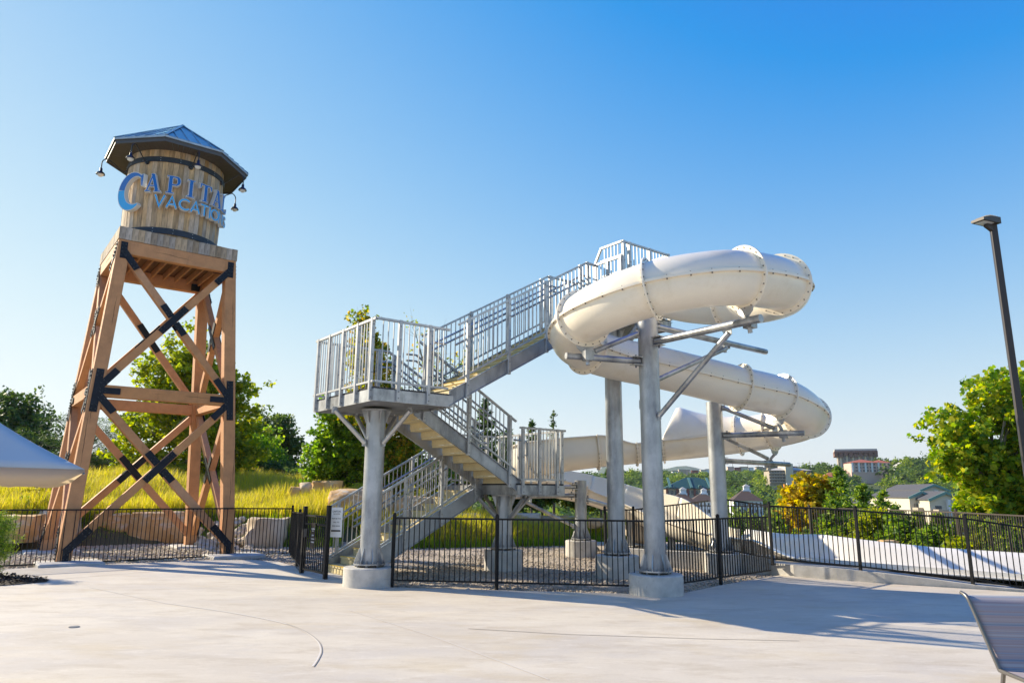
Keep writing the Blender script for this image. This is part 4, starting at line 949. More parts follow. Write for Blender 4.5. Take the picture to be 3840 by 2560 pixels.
def radial_arm(col, cxy, k, z, over=.45, **kw):
    i = idx(k); p = CP[i]; c = V((*cxy, z)); d = V((p.x-c.x, p.y-c.y, 0)); e = c+d*(1+over/d.length); e.z = z
    arm(col, cxy, z, e, **kw); hanger(col, k, V((p.x, p.y, z))+V((-d.y, d.x, 0)).normalized()*.13, d.normalized())
radial_arm(colB, CB, 10.15, 3.92, .35, brace=(.62, 4.42))
radial_arm(colB, CB, 5.95, 4.26, .30, r=.064, brace=(.72, 2.95))
radial_arm(colB, CB, 2.0, 4.60, 1.3, brace=(.60, 3.62))
radial_arm(colB, CB, 13.75, 3.42, .22, brace=None)
radial_arm(colF, CF, 17.0, 2.90, .45, brace=(.65, 3.52))
radial_arm(colF, CF, 18.55, 2.62, .3, brace=(.62, 3.05)) if False else radial_arm(colF, CF, 20.2, 2.36, .75, brace=(.66, 2.92))
arm(colD, CD, 1.55, V((-.1, 19.1, 1.50)), brace=(.75, .75)); arm(colD, CD, 1.78, V((.75, 18.9, 1.74)), r=.05)
arm(colD, CD, 1.45, V((3.0, 20.4, 1.2)), brace=None)
put('hanger', MB().path([(.55, 19.35, 2.02), (.52, 19.3, 1.3)], .036, 12), 'galv_bright', colD)
# white struts from the front column top to the tube
put('tube_strut', MB().cyl((CB[0]-.02, CB[1]+.02, 4.5), (CB[0]-.05, CB[1]+.05, 5.2), .06, n=16), 'slide', colB, smooth=40)
# water supply pipe standing beside the front column
wp = thing('water_pipe', 'thin dark water pipe clipped behind the tall front column', 'pipe', (2.52, 12.75, 0))
put('pipe', MB().path([(2.50, 12.78, -.05), (2.50, 12.78, 5.0)], .034, 10), 'pipe_dark', wp, smooth=50)
for z in (1.2, 2.4, 3.4): put('clip', MB().box((2.50, 12.72, z), (.10, .12, .03)), 'galv', wp)
# ------------------------------------------------------------ fences
def picket_mesh(h, m):
    k = ('pk', round(h, 2), m)
    if k not in CACHE:
        CACHE[k] = MB().box((0, 0, h/2), (.016, .016, h)).mesh('picket'); CACHE[k].materials.append(MATS[m])
    return CACHE[k]
def fence(label, pts, z=None, posts=None, ht=1.18, hb=.11, sp=.092, m='fence_black', pw=.052, name='metal_fence', group='metal picket fences', pdrop=0, ptop=.06):
    """pts: list of (x,y[,z]); posts: list of flags at the points"""
    pts = [V((p[0], p[1], p[2] if len(p) > 2 else (z or 0))) for p in pts]; posts = posts or [1]*len(pts)
    f = thing(name, label, 'fence', pts[0], group)
    for p, k in zip(pts, posts):
        if k:
            o = put('post', MB().beam(p+tz*(-.02-pdrop), p+tz*(ht+ptop), pw, pw, up=sb, ch=.004), m, f)
            put('post_cap', MB().lathe(p+tz*(ht+ptop), [(pw*.74, 0), (pw*.74, .012), (pw*.3, .03), (.001, .032)], 4, caps=False), m, o)
            if k == 2: put('foot_plate', MB().box(p+tz*.008, (.13, .13, .014), sb, su), m, o)
    for a, b in zip(pts[:-1], pts[1:]):
        put('top_rail', MB().beam(a+tz*ht, b+tz*ht, .03, .032), m, f); put('bottom_rail', MB().beam(a+tz*hb, b+tz*hb, .028, .028), m, f)
        d = b-a; L = math.hypot(d.x, d.y); n = max(2, int(round(L/sp))); me = picket_mesh(ht-hb, m); rot = math.atan2(d.y, d.x)
        for i in range(1, n): put('picket', me, None, f, TR(a+d*(i/n)+tz*hb, rot))
    return f
fA = V((-2.08, 13.06, 0)); fP = V((-.235, 12.82, 0)); fB = V((2.28, 12.50, 0)); fB2 = V((2.60, 12.58, 0)); fQ = V((3.93, 13.84, 0)); fC = V((5.33, 15.13, 0))
fence('black picket fence across the gravel between stair column and tallest column', [fA, fP, fB], posts=[1, 1, 0], ht=1.17)
fence('black picket fence turning back from tallest column to the concrete curb', [fB2, fQ, fC], posts=[0, 1, 0], ht=1.17)
cu = [(5.42, 15.24, .22), (6.81, 14.36, .16), (8.40, 13.46, .05), (9.4, 12.95, -.12), (11.2, 11.95, -.14)]
fence('black picket fence on the concrete curb beside the white run-out', [(4.78, 16.0, .33), *cu], posts=[0, 2, 2, 2, 0, 2], ht=1.17)
fence('black picket fence on the retaining wall behind the tall columns', [(2.32, 17.95, .05), (3.05, 18.1, .05), (4.42, 16.25, .30)], posts=[1, 1, 0], ht=1.17)
fence('dark brown picket fence along the far edge above the valley', [(p.x, p.y, .03) for p in FARF], m='fence_brown', pw=.06, ht=1.17, posts=[1]*len(FARF))
# left: past the tower legs to the corner, then to the gate
lf = lambda a, d=-.10: TL(a, -lo(.6)-.03, d)
fence('black picket fence fixed across the front legs of the water tower', [TL(-4.6, -lo(.6)-.03, -.08), lf(-1.75), lf(1.75), TL(3.35, -lo(.6)-.03, -.12)], posts=[0, 0, 0, 1], ht=1.27, hb=.12)
cP = TL(3.35, -lo(.6)-.03, -.12); gL = V((-4.21, 14.93, 0)); gR = V((-3.50, 14.02, 0))
fence('black picket fence running from the tower fence corner to the gate', [cP, (-4.8, 16.6, -.05), (-4.27, 15.05, 0)], posts=[0, 1, 0], ht=1.18)
# gate
gate = thing('fence_gate', 'black picket gate at the foot of the slide stairs carrying a black notice', 'gate', gL)
for p, h in ((gL, 1.32), (gR, 1.36)): put('gate_post', MB().beam(p, p+tz*h, .075, .075, up=sb, ch=.005), 'fence_black', gate)
a, b = gL.lerp(gR, .06), gL.lerp(gR, .94)
for z in (.10, .98, 1.14): put('gate_rail', MB().beam(a+tz*z, b+tz*z, .036, .036), 'fence_black', gate)
for p in (a, b): put('gate_stile', MB().beam(p+tz*.1, p+tz*1.14, .036, .036, up=sb), 'fence_black', gate)
for i in range(1, 11): put('picket', picket_mesh(1.04, 'fence_black'), None, gate, TR(a.lerp(b, i/11)+tz*.10, math.atan2((b-a).y, (b-a).x)))
put('hinge', MB().cyl(gR+V((-.05, .06, .25)), gR+V((-.05, .06, .40)), .018, n=8), 'fence_black', gate); put('latch', MB().box(gL+V((.07, -.09, .80)), (.09, .06, .16)), 'lamp_black', gate)
# signs
def sign(name, label, c, x, size, m, lines, ink, bar=None):
    x = V(x).normalized(); n_ = x.cross(tz).normalized(); s = thing(name, label, 'sign', c)
    put('panel', MB().box(c, (size[0], .008, size[1]), x, -n_, tz), m, s)
    for k, dy, sc in lines:
        o = put('lettering', TXT[k].copy(), ink, s, frame(V(c)+tz*dy+n_*.006, x*sc, tz*sc, n_*sc))
    if bar: put('height_mark', MB().box(V(c)+tz*bar[0]+n_*.0065, (bar[1], .003, bar[2]), x, -n_, tz), ink, s)
    return s
gx_ = (gR-gL).normalized()
sign('notice_sign', 'black notice with white words hanging on the stair gate', gL.lerp(gR, .47)+tz*.76+gx_.cross(tz)*.035, gx_, (.19, .50), 'sign_black', [('capital2', .12, .72), ('vacations2', .09, .8), ('s1', .0, .78), ('s2', -.065, .55), ('s3', -.13, .78)], 'letter_white')
sgx = V((.985, -.17, 0)); sc_ = P(1261, 1957, 13.75)
sign('height_sign', 'white rider height sign fixed beside the gate post', sc_, sgx, (.245, .56), 'sign_white', [('capital', .19, .62), ('vacations', .15, .8), ('m1', .06, .58), ('m2', -.01, .62), ('m3', -.08, .62)], 'ink', (-.16, .19, .03))
put('sign_bracket', MB().box(sc_-sgx*.17-sgx.cross(tz)*.02, (.16, .02, .03), sgx, sgx.cross(tz)), 'galv_dark', gate)
# ------------------------------------------------------------ foliage
Q = 1.63265                                   # display pixels (2352 wide) -> photo pixels
SHAPES = {'kite': [(-.5, 0), (0, -.30), (.5, 0), (0, .30)], 'blade': [(-.5, -.05), (.5, -.02), (.5, .02), (-.5, .05)],
          'lobed': [(-.48, 0), (-.26, -.40), (.0, -.19), (.22, -.44), (.52, 0), (.22, .44), (.0, .19), (-.26, .40)],
          'spray': [(-.5, -.03), (-.1, -.22), (.5, 0), (-.1, .22)]}
def leaf_cloud(cent, size, shape, up=.3, dirs=None, droop=0):
    sh = np.array(SHAPES[shape]); N = len(cent); K = len(sh)
    nrm = RNG.normal(0, 1, (N, 3)); nrm[:, 2] = np.abs(nrm[:, 2])+up; nrm /= np.linalg.norm(nrm, axis=1)[:, None]
    a = RNG.normal(0, 1, (N, 3)) if dirs is None else dirs+RNG.normal(0, .45, (N, 3))
    a[:, 2] -= droop
    a -= nrm*(a*nrm).sum(1)[:, None]; a /= np.linalg.norm(a, axis=1)[:, None]+1e-9; b = np.cross(nrm, a)
    s = (np.asarray(size)*RNG.uniform(.6, 1.25, N))[:, None, None]
    v = cent[:, None, :]+s*(sh[None, :, 0, None]*a[:, None, :]+sh[None, :, 1, None]*b[:, None, :])
    # slight cup so that a leaf is not a flat card
    v = v-nrm[:, None, :]*s*(np.abs(sh[:, 1])[None, :, None]*.35)
    return v.reshape(-1, 3), (np.arange(N)[:, None]*K+np.arange(K)[None]).reshape(N, K)
def sample_ell(ells, n, shell=.55):
    w = np.array([e[3]*e[4]*e[5] for e in ells])**.8; w = w/w.sum(); out = []
    pick = RNG.choice(len(ells), n, p=w); d = RNG.normal(0, 1, (n, 3)); d /= np.linalg.norm(d, axis=1)[:, None]
    rr = shell+(1-shell)*RNG.uniform(0, 1, n)**.6; rr = np.where(RNG.uniform(0, 1, n) < .22, RNG.uniform(.1, 1, n), rr)
    E_ = np.array(ells)[pick]; return E_[:, :3]+d*rr[:, None]*E_[:, 3:6], d
def tree(name, label, base, ells, nclump, per, cr, ls, leaf, shape='kite', bark='bark', trunk_r=.16, group='trees behind the slide', limbs=14, cat='tree', droop=.1, trunk_top=None, up=.3, dens=1, twigs=0):
    base = V(base); root = thing(name, label, cat, base, group)
    cl, _ = sample_ell(ells, nclump); zmin = min(e[2]-e[5] for e in ells); cen = np.array([[e[0], e[1], e[2]] for e in ells]).mean(0)
    n = int(per*dens); sub = 6; m_ = max(1, n//sub)
    sc_ = cl[:, None, :]+np.clip(RNG.normal(0, 1, (nclump, sub, 3)), -1.7, 1.7)*np.array(cr)*RNG.uniform(.6, 1.3, (nclump, 1, 1))
    pts = (sc_[:, :, None, :]+np.clip(RNG.normal(0, .36, (nclump, sub, m_, 3)), -.75, .75)*np.array(cr)).reshape(-1, 3)
    v, f = leaf_cloud(pts, ls, shape, up=up, droop=droop)
    put('crown', fast_mesh('crown', v, f, leaf), None, root)
    tt = V(trunk_top) if trunk_top is not None else V((cen[0], cen[1], max(e[2] for e in ells)-.1))
    mb = MB(); ps = [base+(tt-base)*t+V((random.uniform(-.1, .1), random.uniform(-.1, .1), 0))*t*trunk_r*5 for t in (0, .15, .35, .6, .85, 1)]
    mb.path(ps, [trunk_r*k for k in (1.25, 1, .85, .6, .32, .1)], 9)
    for k in range(limbs):
        e = V(cl[RNG.integers(nclump)]); t = min(.9, max(.2, ((e.z-base.z)/(tt.z-base.z+1e-6))*.75-.05)); s_ = base+(tt-base)*t
        mid = s_.lerp(e, .5)+V((0, 0, -.06*(e-s_).length)); mb.path([s_, mid, e], [trunk_r*.38*(1-t*.5), trunk_r*.22, trunk_r*.06], 6)
        for j in range(twigs):
            e2 = e+V(RNG.normal(0, 1, 3))*.3; mb.path([mid.lerp(e, .6), e2], [trunk_r*.09, trunk_r*.03], 4)
    put('trunk', mb, bark, root, smooth=60); return root
def ell_px(l, zc, dz=1.0):         # (cx, cy, rx, ry) display pixels -> ellipsoids at distance zc
    out = []
    for e in l:
        cx, cy, rx, ry = e[:4]; z_ = zc+(e[4] if len(e) > 4 else 0); p = P(cx*Q, cy*Q, z_); k = z_*Q/FPX; out.append((p.x, p.y, p.z, rx*k, min(rx, ry*1.3)*k*dz, ry*k))
    return out
def base_px(x, zc): p = P(x*Q, 1126*Q, zc); return V((p.x, p.y, float(gz(p.x, p.y))-.1))
# big sycamore behind the tower
tree('sycamore_tree', 'tall bright yellow-green tree standing behind the water tower legs', base_px(440, 33), ell_px([(428, 800, 46, 62), (395, 860, 80, 62), (470, 880, 75, 70), (360, 950, 95, 70), (480, 970, 105, 80), (545, 940, 45, 90), (330, 1030, 80, 60), (440, 1050, 130, 55), (560, 1020, 45, 60)], 33), 230, 100, (.36, .36, .28), .21, 'leaf_sycamore', 'lobed', 'bark_pale', .2, limbs=26)
tree('shade_tree', 'dark green broad tree behind the sunshade at the left', base_px(30, 42), ell_px([(20, 950, 50, 45), (50, 1000, 70, 50), (-10, 1020, 60, 60), (90, 1050, 60, 40)], 42), 130, 90, (.5, .5, .38), .26, 'leaf_dark', 'kite', trunk_r=.25)
tree('mimosa_tree', 'thin feathery dark tree with layered branches left of the tower', base_px(170, 36), ell_px([(130, 965, 45, 22), (200, 985, 70, 22), (110, 1010, 70, 25), (230, 1030, 60, 40), (280, 1000, 40, 40), (170, 1050, 80, 30)], 36), 120, 80, (.42, .42, .14), .22, 'leaf_dark', 'blade', trunk_r=.14, limbs=26, up=1.2)
tree('oak_tree', 'rounded dark oak right of the tower with sky behind', base_px(625, 45), ell_px([(630, 985, 38, 34), (655, 1030, 34, 40), (600, 1030, 45, 45), (665, 1065, 26, 30), (570, 1060, 40, 40), (620, 1085, 60, 30)], 45), 130, 100, (.42, .42, .34), .26, 'leaf_oak', 'kite', trunk_r=.25, limbs=20)
tree('oak_tree', 'olive green tree tucked between the tower and the oak', base_px(560, 40), ell_px([(560, 1000, 45, 50), (575, 1055, 70, 45), (520, 1060, 50, 40)], 40), 70, 90, (.4, .4, .32), .24, 'leaf_green', 'kite', trunk_r=.18)
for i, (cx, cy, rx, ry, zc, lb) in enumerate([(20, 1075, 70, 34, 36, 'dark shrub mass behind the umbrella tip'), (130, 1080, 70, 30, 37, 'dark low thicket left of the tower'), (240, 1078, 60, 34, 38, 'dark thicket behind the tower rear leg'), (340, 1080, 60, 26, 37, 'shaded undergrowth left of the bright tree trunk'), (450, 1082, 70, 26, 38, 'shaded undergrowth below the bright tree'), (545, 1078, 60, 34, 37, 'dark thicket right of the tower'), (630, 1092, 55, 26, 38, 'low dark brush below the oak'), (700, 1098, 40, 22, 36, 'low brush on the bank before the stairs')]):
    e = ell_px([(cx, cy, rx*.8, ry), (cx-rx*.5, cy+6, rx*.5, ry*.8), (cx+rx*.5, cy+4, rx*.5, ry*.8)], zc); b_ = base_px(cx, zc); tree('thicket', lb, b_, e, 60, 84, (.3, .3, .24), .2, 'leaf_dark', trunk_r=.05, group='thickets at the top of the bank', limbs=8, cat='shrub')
# trees behind the stairs
tree('poplar_tree', 'dense green tree behind the first stair column', base_px(790, 27), ell_px([(770, 975, 40, 40), (800, 1030, 66, 55), (755, 1055, 48, 48), (840, 1000, 44, 60), (870, 1060, 60, 50), (800, 1085, 75, 30)], 27), 190, 96, (.24, .24, .2), .15, 'leaf_green', 'lobed', trunk_r=.12, limbs=18)
tree('poplar_tree', 'slender yellowing tree rising behind the upper stair landing', base_px(845, 26), ell_px([(832, 735, 14, 22), (850, 775, 30, 40), (845, 830, 42, 50), (860, 890, 52, 50), (830, 935, 42, 40), (885, 945, 45, 40)], 26), 150, 54, (.2, .2, .2), .13, 'leaf_poplar', 'lobed', 'bark_pale', .09, limbs=26, twigs=1)
tree('poplar_tree', 'golden yellow-green tree behind the middle of the stairs', base_px(915, 27), ell_px([(915, 975, 38, 45), (920, 1045, 46, 50), (895, 1085, 50, 34), (950, 1080, 40, 34)], 27), 110, 84, (.2, .2, .2), .13, 'leaf_poplar', 'lobed', trunk_r=.1)
tree('bare_tree', 'nearly bare thin tree seen through the stair guards', base_px(985, 26), ell_px([(945, 745, 16, 18), (975, 800, 30, 40), (1010, 860, 50, 50), (1060, 820, 30, 40), (960, 880, 30, 40)], 26), 48, 7, (.16, .16, .16), .11, 'leaf_poplar', 'lobed', 'bark_pale', .07, limbs=40, twigs=3)
def conifer(label, x, ytop, ybot, wid, zc, leaf='leaf_cedar', n=1700, ls=.26, sparse=1.0, group='cedars around the slide', trunk=.07, name='cedar_tree'):
    pt, pb = P(x*Q, ytop*Q, zc), P(x*Q, ybot*Q, zc); k = zc*Q/FPX; W_ = wid*k/2; b = V((pb.x, pb.y, pb.z)); H = pt.z-pb.z
    root = thing(name, label, 'tree', (b.x, b.y, min(b.z, float(gz(b.x, b.y)))), group)
    nb = int(46*sparse)+10; u = np.sort(RNG.uniform(0, 1, nb))**1.15; az = RNG.uniform(0, 6.283, nb); L = W_*(1-u)**.8*RNG.uniform(.7, 1.15, nb)+.05*W_; pts = []; dr = []; mb = MB()
    mb.path([V((b.x, b.y, min(b.z, float(gz(b.x, b.y)))-.1)), b+tz*H*.5, b+tz*H], [trunk, trunk*.6, .01], 6)
    for i in range(nb):
        d = np.array([math.cos(az[i]), math.sin(az[i]), RNG.uniform(.25, .7)]); o_ = np.array([b.x, b.y, b.z+H*u[i]]); e = o_+d*L[i]
        m_ = max(6, int(n/nb*(.4+(1-u[i])))); t = RNG.uniform(.15, 1, m_)[:, None]; pts.append(o_+(e-o_)*t+RNG.normal(0, .10*L[i]+.03, (m_, 3))*np.array([1, 1, .7])); dr.append(np.tile(d, (m_, 1)))
        if i % 2 == 0: mb.path([V(o_), V(e)], [trunk*.25, .006], 4)
    m_ = 30; pts.append(np.stack([np.full(m_, b.x), np.full(m_, b.y), b.z+H*RNG.uniform(.8, 1.0, m_)], -1)+RNG.normal(0, .05, (m_, 3))); dr.append(np.tile([0, 0, 1.], (m_, 1)))
    v, f = leaf_cloud(np.concatenate(pts), ls, 'spray', up=.1, dirs=np.concatenate(dr)); put('crown', fast_mesh('crown', v, f, leaf), None, root); put('trunk', mb, 'bark', root); return root
conifer('dark sparse cedar rising behind the lower stair landing', 1112, 915, 1090, 110, 30, 'leaf_dark', 1500, .26, 1.2)
conifer('dark ragged cedar just left of the slide bend', 1165, 985, 1090, 90, 31, 'leaf_dark', 1100, .25)
conifer('small cedar top showing above the landing guard rail', 1221, 962, 1090, 62, 32, 'leaf_dark', 900, .22)
conifer('pointed thin cedar top standing above the open flume', 1272, 942, 1090, 75, 30, 'leaf_dark', 420, .17, .8)
conifer('light green young cedar between the two tallest columns', 1497, 1068, 1170, 58, 38, 'leaf_cedar', 1300, .22)
conifer('dark small cedar behind the flume left of the tall columns', 1398, 1080, 1170, 60, 36, 'leaf_dark', 1000, .24)
def shrub(label, cx, cy, rx, ry, zc, leaf, nclump=40, per=60, cr=.2, ls=.13, shape='kite', group='shrubs around the slide', name='shrub', cat='shrub', lobes=4):
    l = [(cx, cy, rx*.7, ry*.75)]+[(cx+RNG.uniform(-.55, .55)*rx, cy+RNG.uniform(-.3, .5)*ry, rx*RNG.uniform(.35, .55), ry*RNG.uniform(.4, .6)) for _ in range(lobes)]
    e = ell_px(l, zc); p = P(cx*Q, (cy+ry)*Q, zc); g = float(gz(p.x, p.y)); b = V((p.x, p.y, min(g, p.z)))
    return tree(name, label, b, e, nclump, per, (cr, cr, cr*.8), ls, leaf, shape, trunk_r=.05, group=group, limbs=8, cat=cat)
for i, (cx, cy, rx, ry, zc, lf_, lb) in enumerate([(1165, 1130, 50, 32, 25.5, 'leaf_dark', 'dark leafy shrub behind the lower landing column'), (1250, 1128, 60, 36, 25.5, 'leaf_dark', 'dark round shrub below the flume bend'), (1330, 1135, 50, 34, 26, 'leaf_oak', 'dark green shrub beside the short rear column'), (1420, 1140, 60, 34, 27, 'leaf_dark', 'dark shrub behind the platform column'),
        (1075, 1105, 45, 40, 25.5, 'leaf_cedar', 'olive shrub behind the middle flight of stairs'), (1000, 1095, 45, 42, 26, 'leaf_cedar', 'yellow-green shrub behind the lower flight')]):
    shrub(lb, cx, cy, rx, ry, zc, lf_, 60, 70, .2, .15)
# right side: gold tree, young trees beyond the far fence, big sycamore
tree('golden_tree', 'golden orange autumn tree beyond the far fence', base_px(1865, 27), ell_px([(1868, 1112, 26, 22), (1855, 1145, 45, 30), (1895, 1150, 32, 34), (1840, 1185, 48, 34), (1895, 1195, 36, 34), (1865, 1235, 60, 40)], 27), 150, 95, (.22, .22, .18), .19, 'leaf_gold', 'lobed', trunk_r=.1)
tree('sycamore_tree', 'large-leaved bright green tree beside the lamp pole', base_px(2270, 19), ell_px([(2330, 900, 50, 50), (2270, 930, 60, 55), (2370, 960, 80, 70), (2200, 985, 55, 42), (2290, 1010, 90, 60), (2200, 1045, 46, 46), (2265, 1090, 70, 60), (2340, 1100, 90, 80), (2250, 1145, 48, 46), (2310, 1190, 90, 60), (2250, 1220, 60, 40), (2400, 1050, 70, 90)], 19), 235, 96, (.24, .24, .20), .15, 'leaf_syc_dry', 'lobed', 'bark_pale', .13, limbs=34, up=.2)
CED = [(1945, 1072, 84, 24), (2000, 1112, 84, 23), (2045, 1128, 74, 21), (2075, 1160, 70, 22), (2120, 1178, 70, 20), (1795, 1178, 80, 25), (1745, 1192, 70, 26), (1700, 1186, 70, 28), (1930, 1150, 86, 22), (2170, 1182, 70, 19)]
CEDL = ['tall feathery young cedar right of the golden tree', 'bushy young cedar third along the far fence', 'low rounded young cedar before the grey roofs', 'loose yellow-green cedar before the cream gables', 'short cedar at the foot of the large-leaved tree', 'young cedar left of the golden tree', 'low cedar in front of the white house', 'small cedar right of the run-out column', 'low cedar directly under the golden tree crown', 'dense small cedar under the large-leaved tree']
for (x, yt, wd, zc), lb in zip(CED, CEDL): conifer(lb, x, yt, 1330, wd*1.5, zc, 'leaf_cedar', 5200, .16, 2.2, 'cedars along the far fence')
for i, (cx, cy, rx, ry, zc) in enumerate([(1690, 1245, 50, 40, 27), (1770, 1248, 55, 42, 26), (1850, 1255, 60, 45, 24), (1935, 1240, 55, 60, 22.5), (2010, 1225, 55, 75, 21), (2085, 1240, 60, 60, 20), (2165, 1252, 60, 55, 19), (2240, 1265, 60, 50, 18), (2330, 1280, 70, 50, 17)]):
    shrub(['green shrub beyond the far fence left of the run-out column', 'bright shrub beyond the fence under the white house', 'low shrub at the foot of the golden tree', 'green shrub under the tall feathery cedar', 'bright shrub below the bushy third cedar', 'green shrub below the rounded young cedar', 'green shrub before the cream gables', 'bright shrub under the large-leaved tree', 'low green shrub beside the lamp pole'][i], cx, cy, rx, ry, zc, ['leaf_cedar', 'leaf_sycamore', 'leaf_cedar'][i % 3], 70, 75, .17, .13, 'kite', 'shrub row beyond the far fence')
# shrub and fern-like plant by the sunshade
shrub('yellow-green feathery shrub at the edge of the mulch bed', -8, 1240, 34, 85, 13.5, 'leaf_cedar', 60, 90, .12, .10, 'blade', 'plants by the mulch bed')
def frond_plant(label, x, y, zc, n=14, L=1.0, leaf='grass'):
    b = P(x*Q, y*Q, zc); root = thing('sumac_plant', label, 'plant', b, 'plants by the mulch bed'); pts = []; dr = []; mb = MB()
    for k in range(n):
        a = RNG.uniform(0, 6.28); e = RNG.uniform(.15, .8); d = np.array([math.cos(a)*math.cos(e), math.sin(a)*math.cos(e), math.sin(e)]); ll = L*RNG.uniform(.6, 1.1)
        ts = np.linspace(.15, 1, 26); c = np.array(b)+np.outer(ts, d)*ll; c[:, 2] -= .35*ll*ts**2; s_ = np.cross(d, [0, 0, 1]); s_ /= np.linalg.norm(s_)+1e-9
        mb.path([V(p) for p in c[::5]], .006, 4)
        for sg in (-1, 1): pts.append(c+s_*sg*.055); dr.append(np.tile(s_*sg+d*.5, (26, 1)))
    v, f = leaf_cloud(np.concatenate(pts), .13, 'kite', up=1.0, dirs=np.concatenate(dr)*3); put('leaves', fast_mesh('leaves', v, f, leaf), None, root); put('stem', mb, 'bark', root)
frond_plant('arching yellow-green fronds behind the left fence', 110, 1130, 21.5, 18, 1.3); frond_plant('lower arching green fronds beside the left boulders', 60, 1160, 21, 14, 1.0, 'grass_green')
# ------------------------------------------------------------ grass bank
def grass(name, label, n, xr, t0, t1, h, w, m, lean=.35, yfun=None):
    x = RNG.uniform(*xr, n); t = t0+(t1-t0)*RNG.uniform(0, 1, n)**1.3; y = np.interp(x, _bx, _by)+t; z = gz(x, y)
    c = np.stack([x, y, z], -1); hh = h*RNG.uniform(.5, 1.2, n)*(1+.35*np.sin(x*1.3)*np.cos(y*.9)); a = RNG.uniform(0, 6.283, n); le = RNG.uniform(.05, lean, n)*hh*1.6
    d = np.stack([np.cos(a), np.sin(a), 0*a], -1); s = np.stack([-np.sin(a), np.cos(a), 0*a], -1)*(w*RNG.uniform(.6, 1.3, n))[:, None]
    up_ = np.array([0, 0, 1.]); p1 = c+up_*(hh*.55)[:, None]+d*(le*.35)[:, None]; p2 = c+up_*(hh*.92)[:, None]+d*le[:, None]
    v = np.stack([c-s, c+s, p1+s*.8, p1-s*.8, p2+s*.15, p2-s*.15], 1).reshape(-1, 3); o = np.arange(n)[:, None]*6
    f = np.concatenate([o+np.array([[0, 1, 2, 3]]), o+np.array([[3, 2, 4, 5]])]); return tag(put(name, fast_mesh(name, v, f, m), None), label, 'grass', kind='stuff')
grass('tall_grass', 'tall golden-green grass covering the bank behind the tower', 80000, (-21, -2), .9, 15, .72, .010, 'grass')
grass('dry_grass', 'dry straw-coloured grass stalks scattered over the bank', 16000, (-21, -2), 1.2, 15, .78, .006, 'grass_dry', .5)
grass('green_grass', 'darker green grass patches among the golden grass', 26000, (-21, -2), .9, 12, .42, .012, 'grass_green')
grass('green_grass', 'green grass and weeds behind the gravel and the columns', 20000, (-4.5, 7), -.1, 3.4, .40, .009, 'grass_green')
grass('tall_grass', 'yellow-green tall grass behind the gravel and the columns', 24000, (-4.5, 7), .2, 5, .58, .009, 'grass')
grass('dry_grass', 'dry stalks standing among the weeds behind the columns', 5000, (-4.5, 7), .2, 5, .62, .006, 'grass_dry', .5)
grass('weeds', 'dark green weeds growing along the boulder fronts', 9000, (-16, -5), .1, 1.2, .30, .009, 'grass_green')
# ------------------------------------------------------------ limestone boulders
def boulder(label, x0, x1, y0, y1, zc, dep=.8, m='boulder', seed=1, name='boulder', grp='limestone boulders along the bank', sharp=.93):
    c = P((x0+x1)/2*Q, (y0+y1)/2*Q, zc+dep*.3); k = zc*Q/FPX; sx, sz = (x1-x0)*k/2, (y1-y0)*k/2
    bm = bmesh.new(); bmesh.ops.create_cube(bm, size=2); bmesh.ops.subdivide_edges(bm, edges=bm.edges[:], cuts=7, use_grid_fill=True); rg = np.random.default_rng(seed)
    ph = rg.uniform(0, 6, (6, 3)); fr = rg.uniform(.8, 3.2, (6, 3)); pl = rg.normal(0, 1, (14, 3)); pl /= np.linalg.norm(pl, axis=1)[:, None]; off = rg.uniform(1.0, 1.45, 14) if sharp > .5 else rg.uniform(.72, 1.0, 14)
    for v in bm.verts:
        p = np.array(v.co); q_ = p/np.linalg.norm(p)*1.25; p = p*sharp+q_*(1-sharp)*1.0
        for k_ in range(14):                                 # chisel flat faces
            e_ = p @ pl[k_]-off[k_]*(1 if sharp > .5 else .9)
            if e_ > 0: p = p-pl[k_]*e_*.92
        d = sum(math.sin(fr[i] @ p*1.6+ph[i, 0]) for i in range(6))*.022; p = p*(1+d)+rg.normal(0, .016, 3)
        v.co = (p[0]*sx, p[1]*dep/2, p[2]*sz)
    me = bpy.data.meshes.new('boulder'); bm.to_mesh(me); bm.free(); shade(me, 24)
    return tag(put(name, me, m, None, TR(c, R(rg.uniform(-8, 30)))), label, 'boulder', grp)
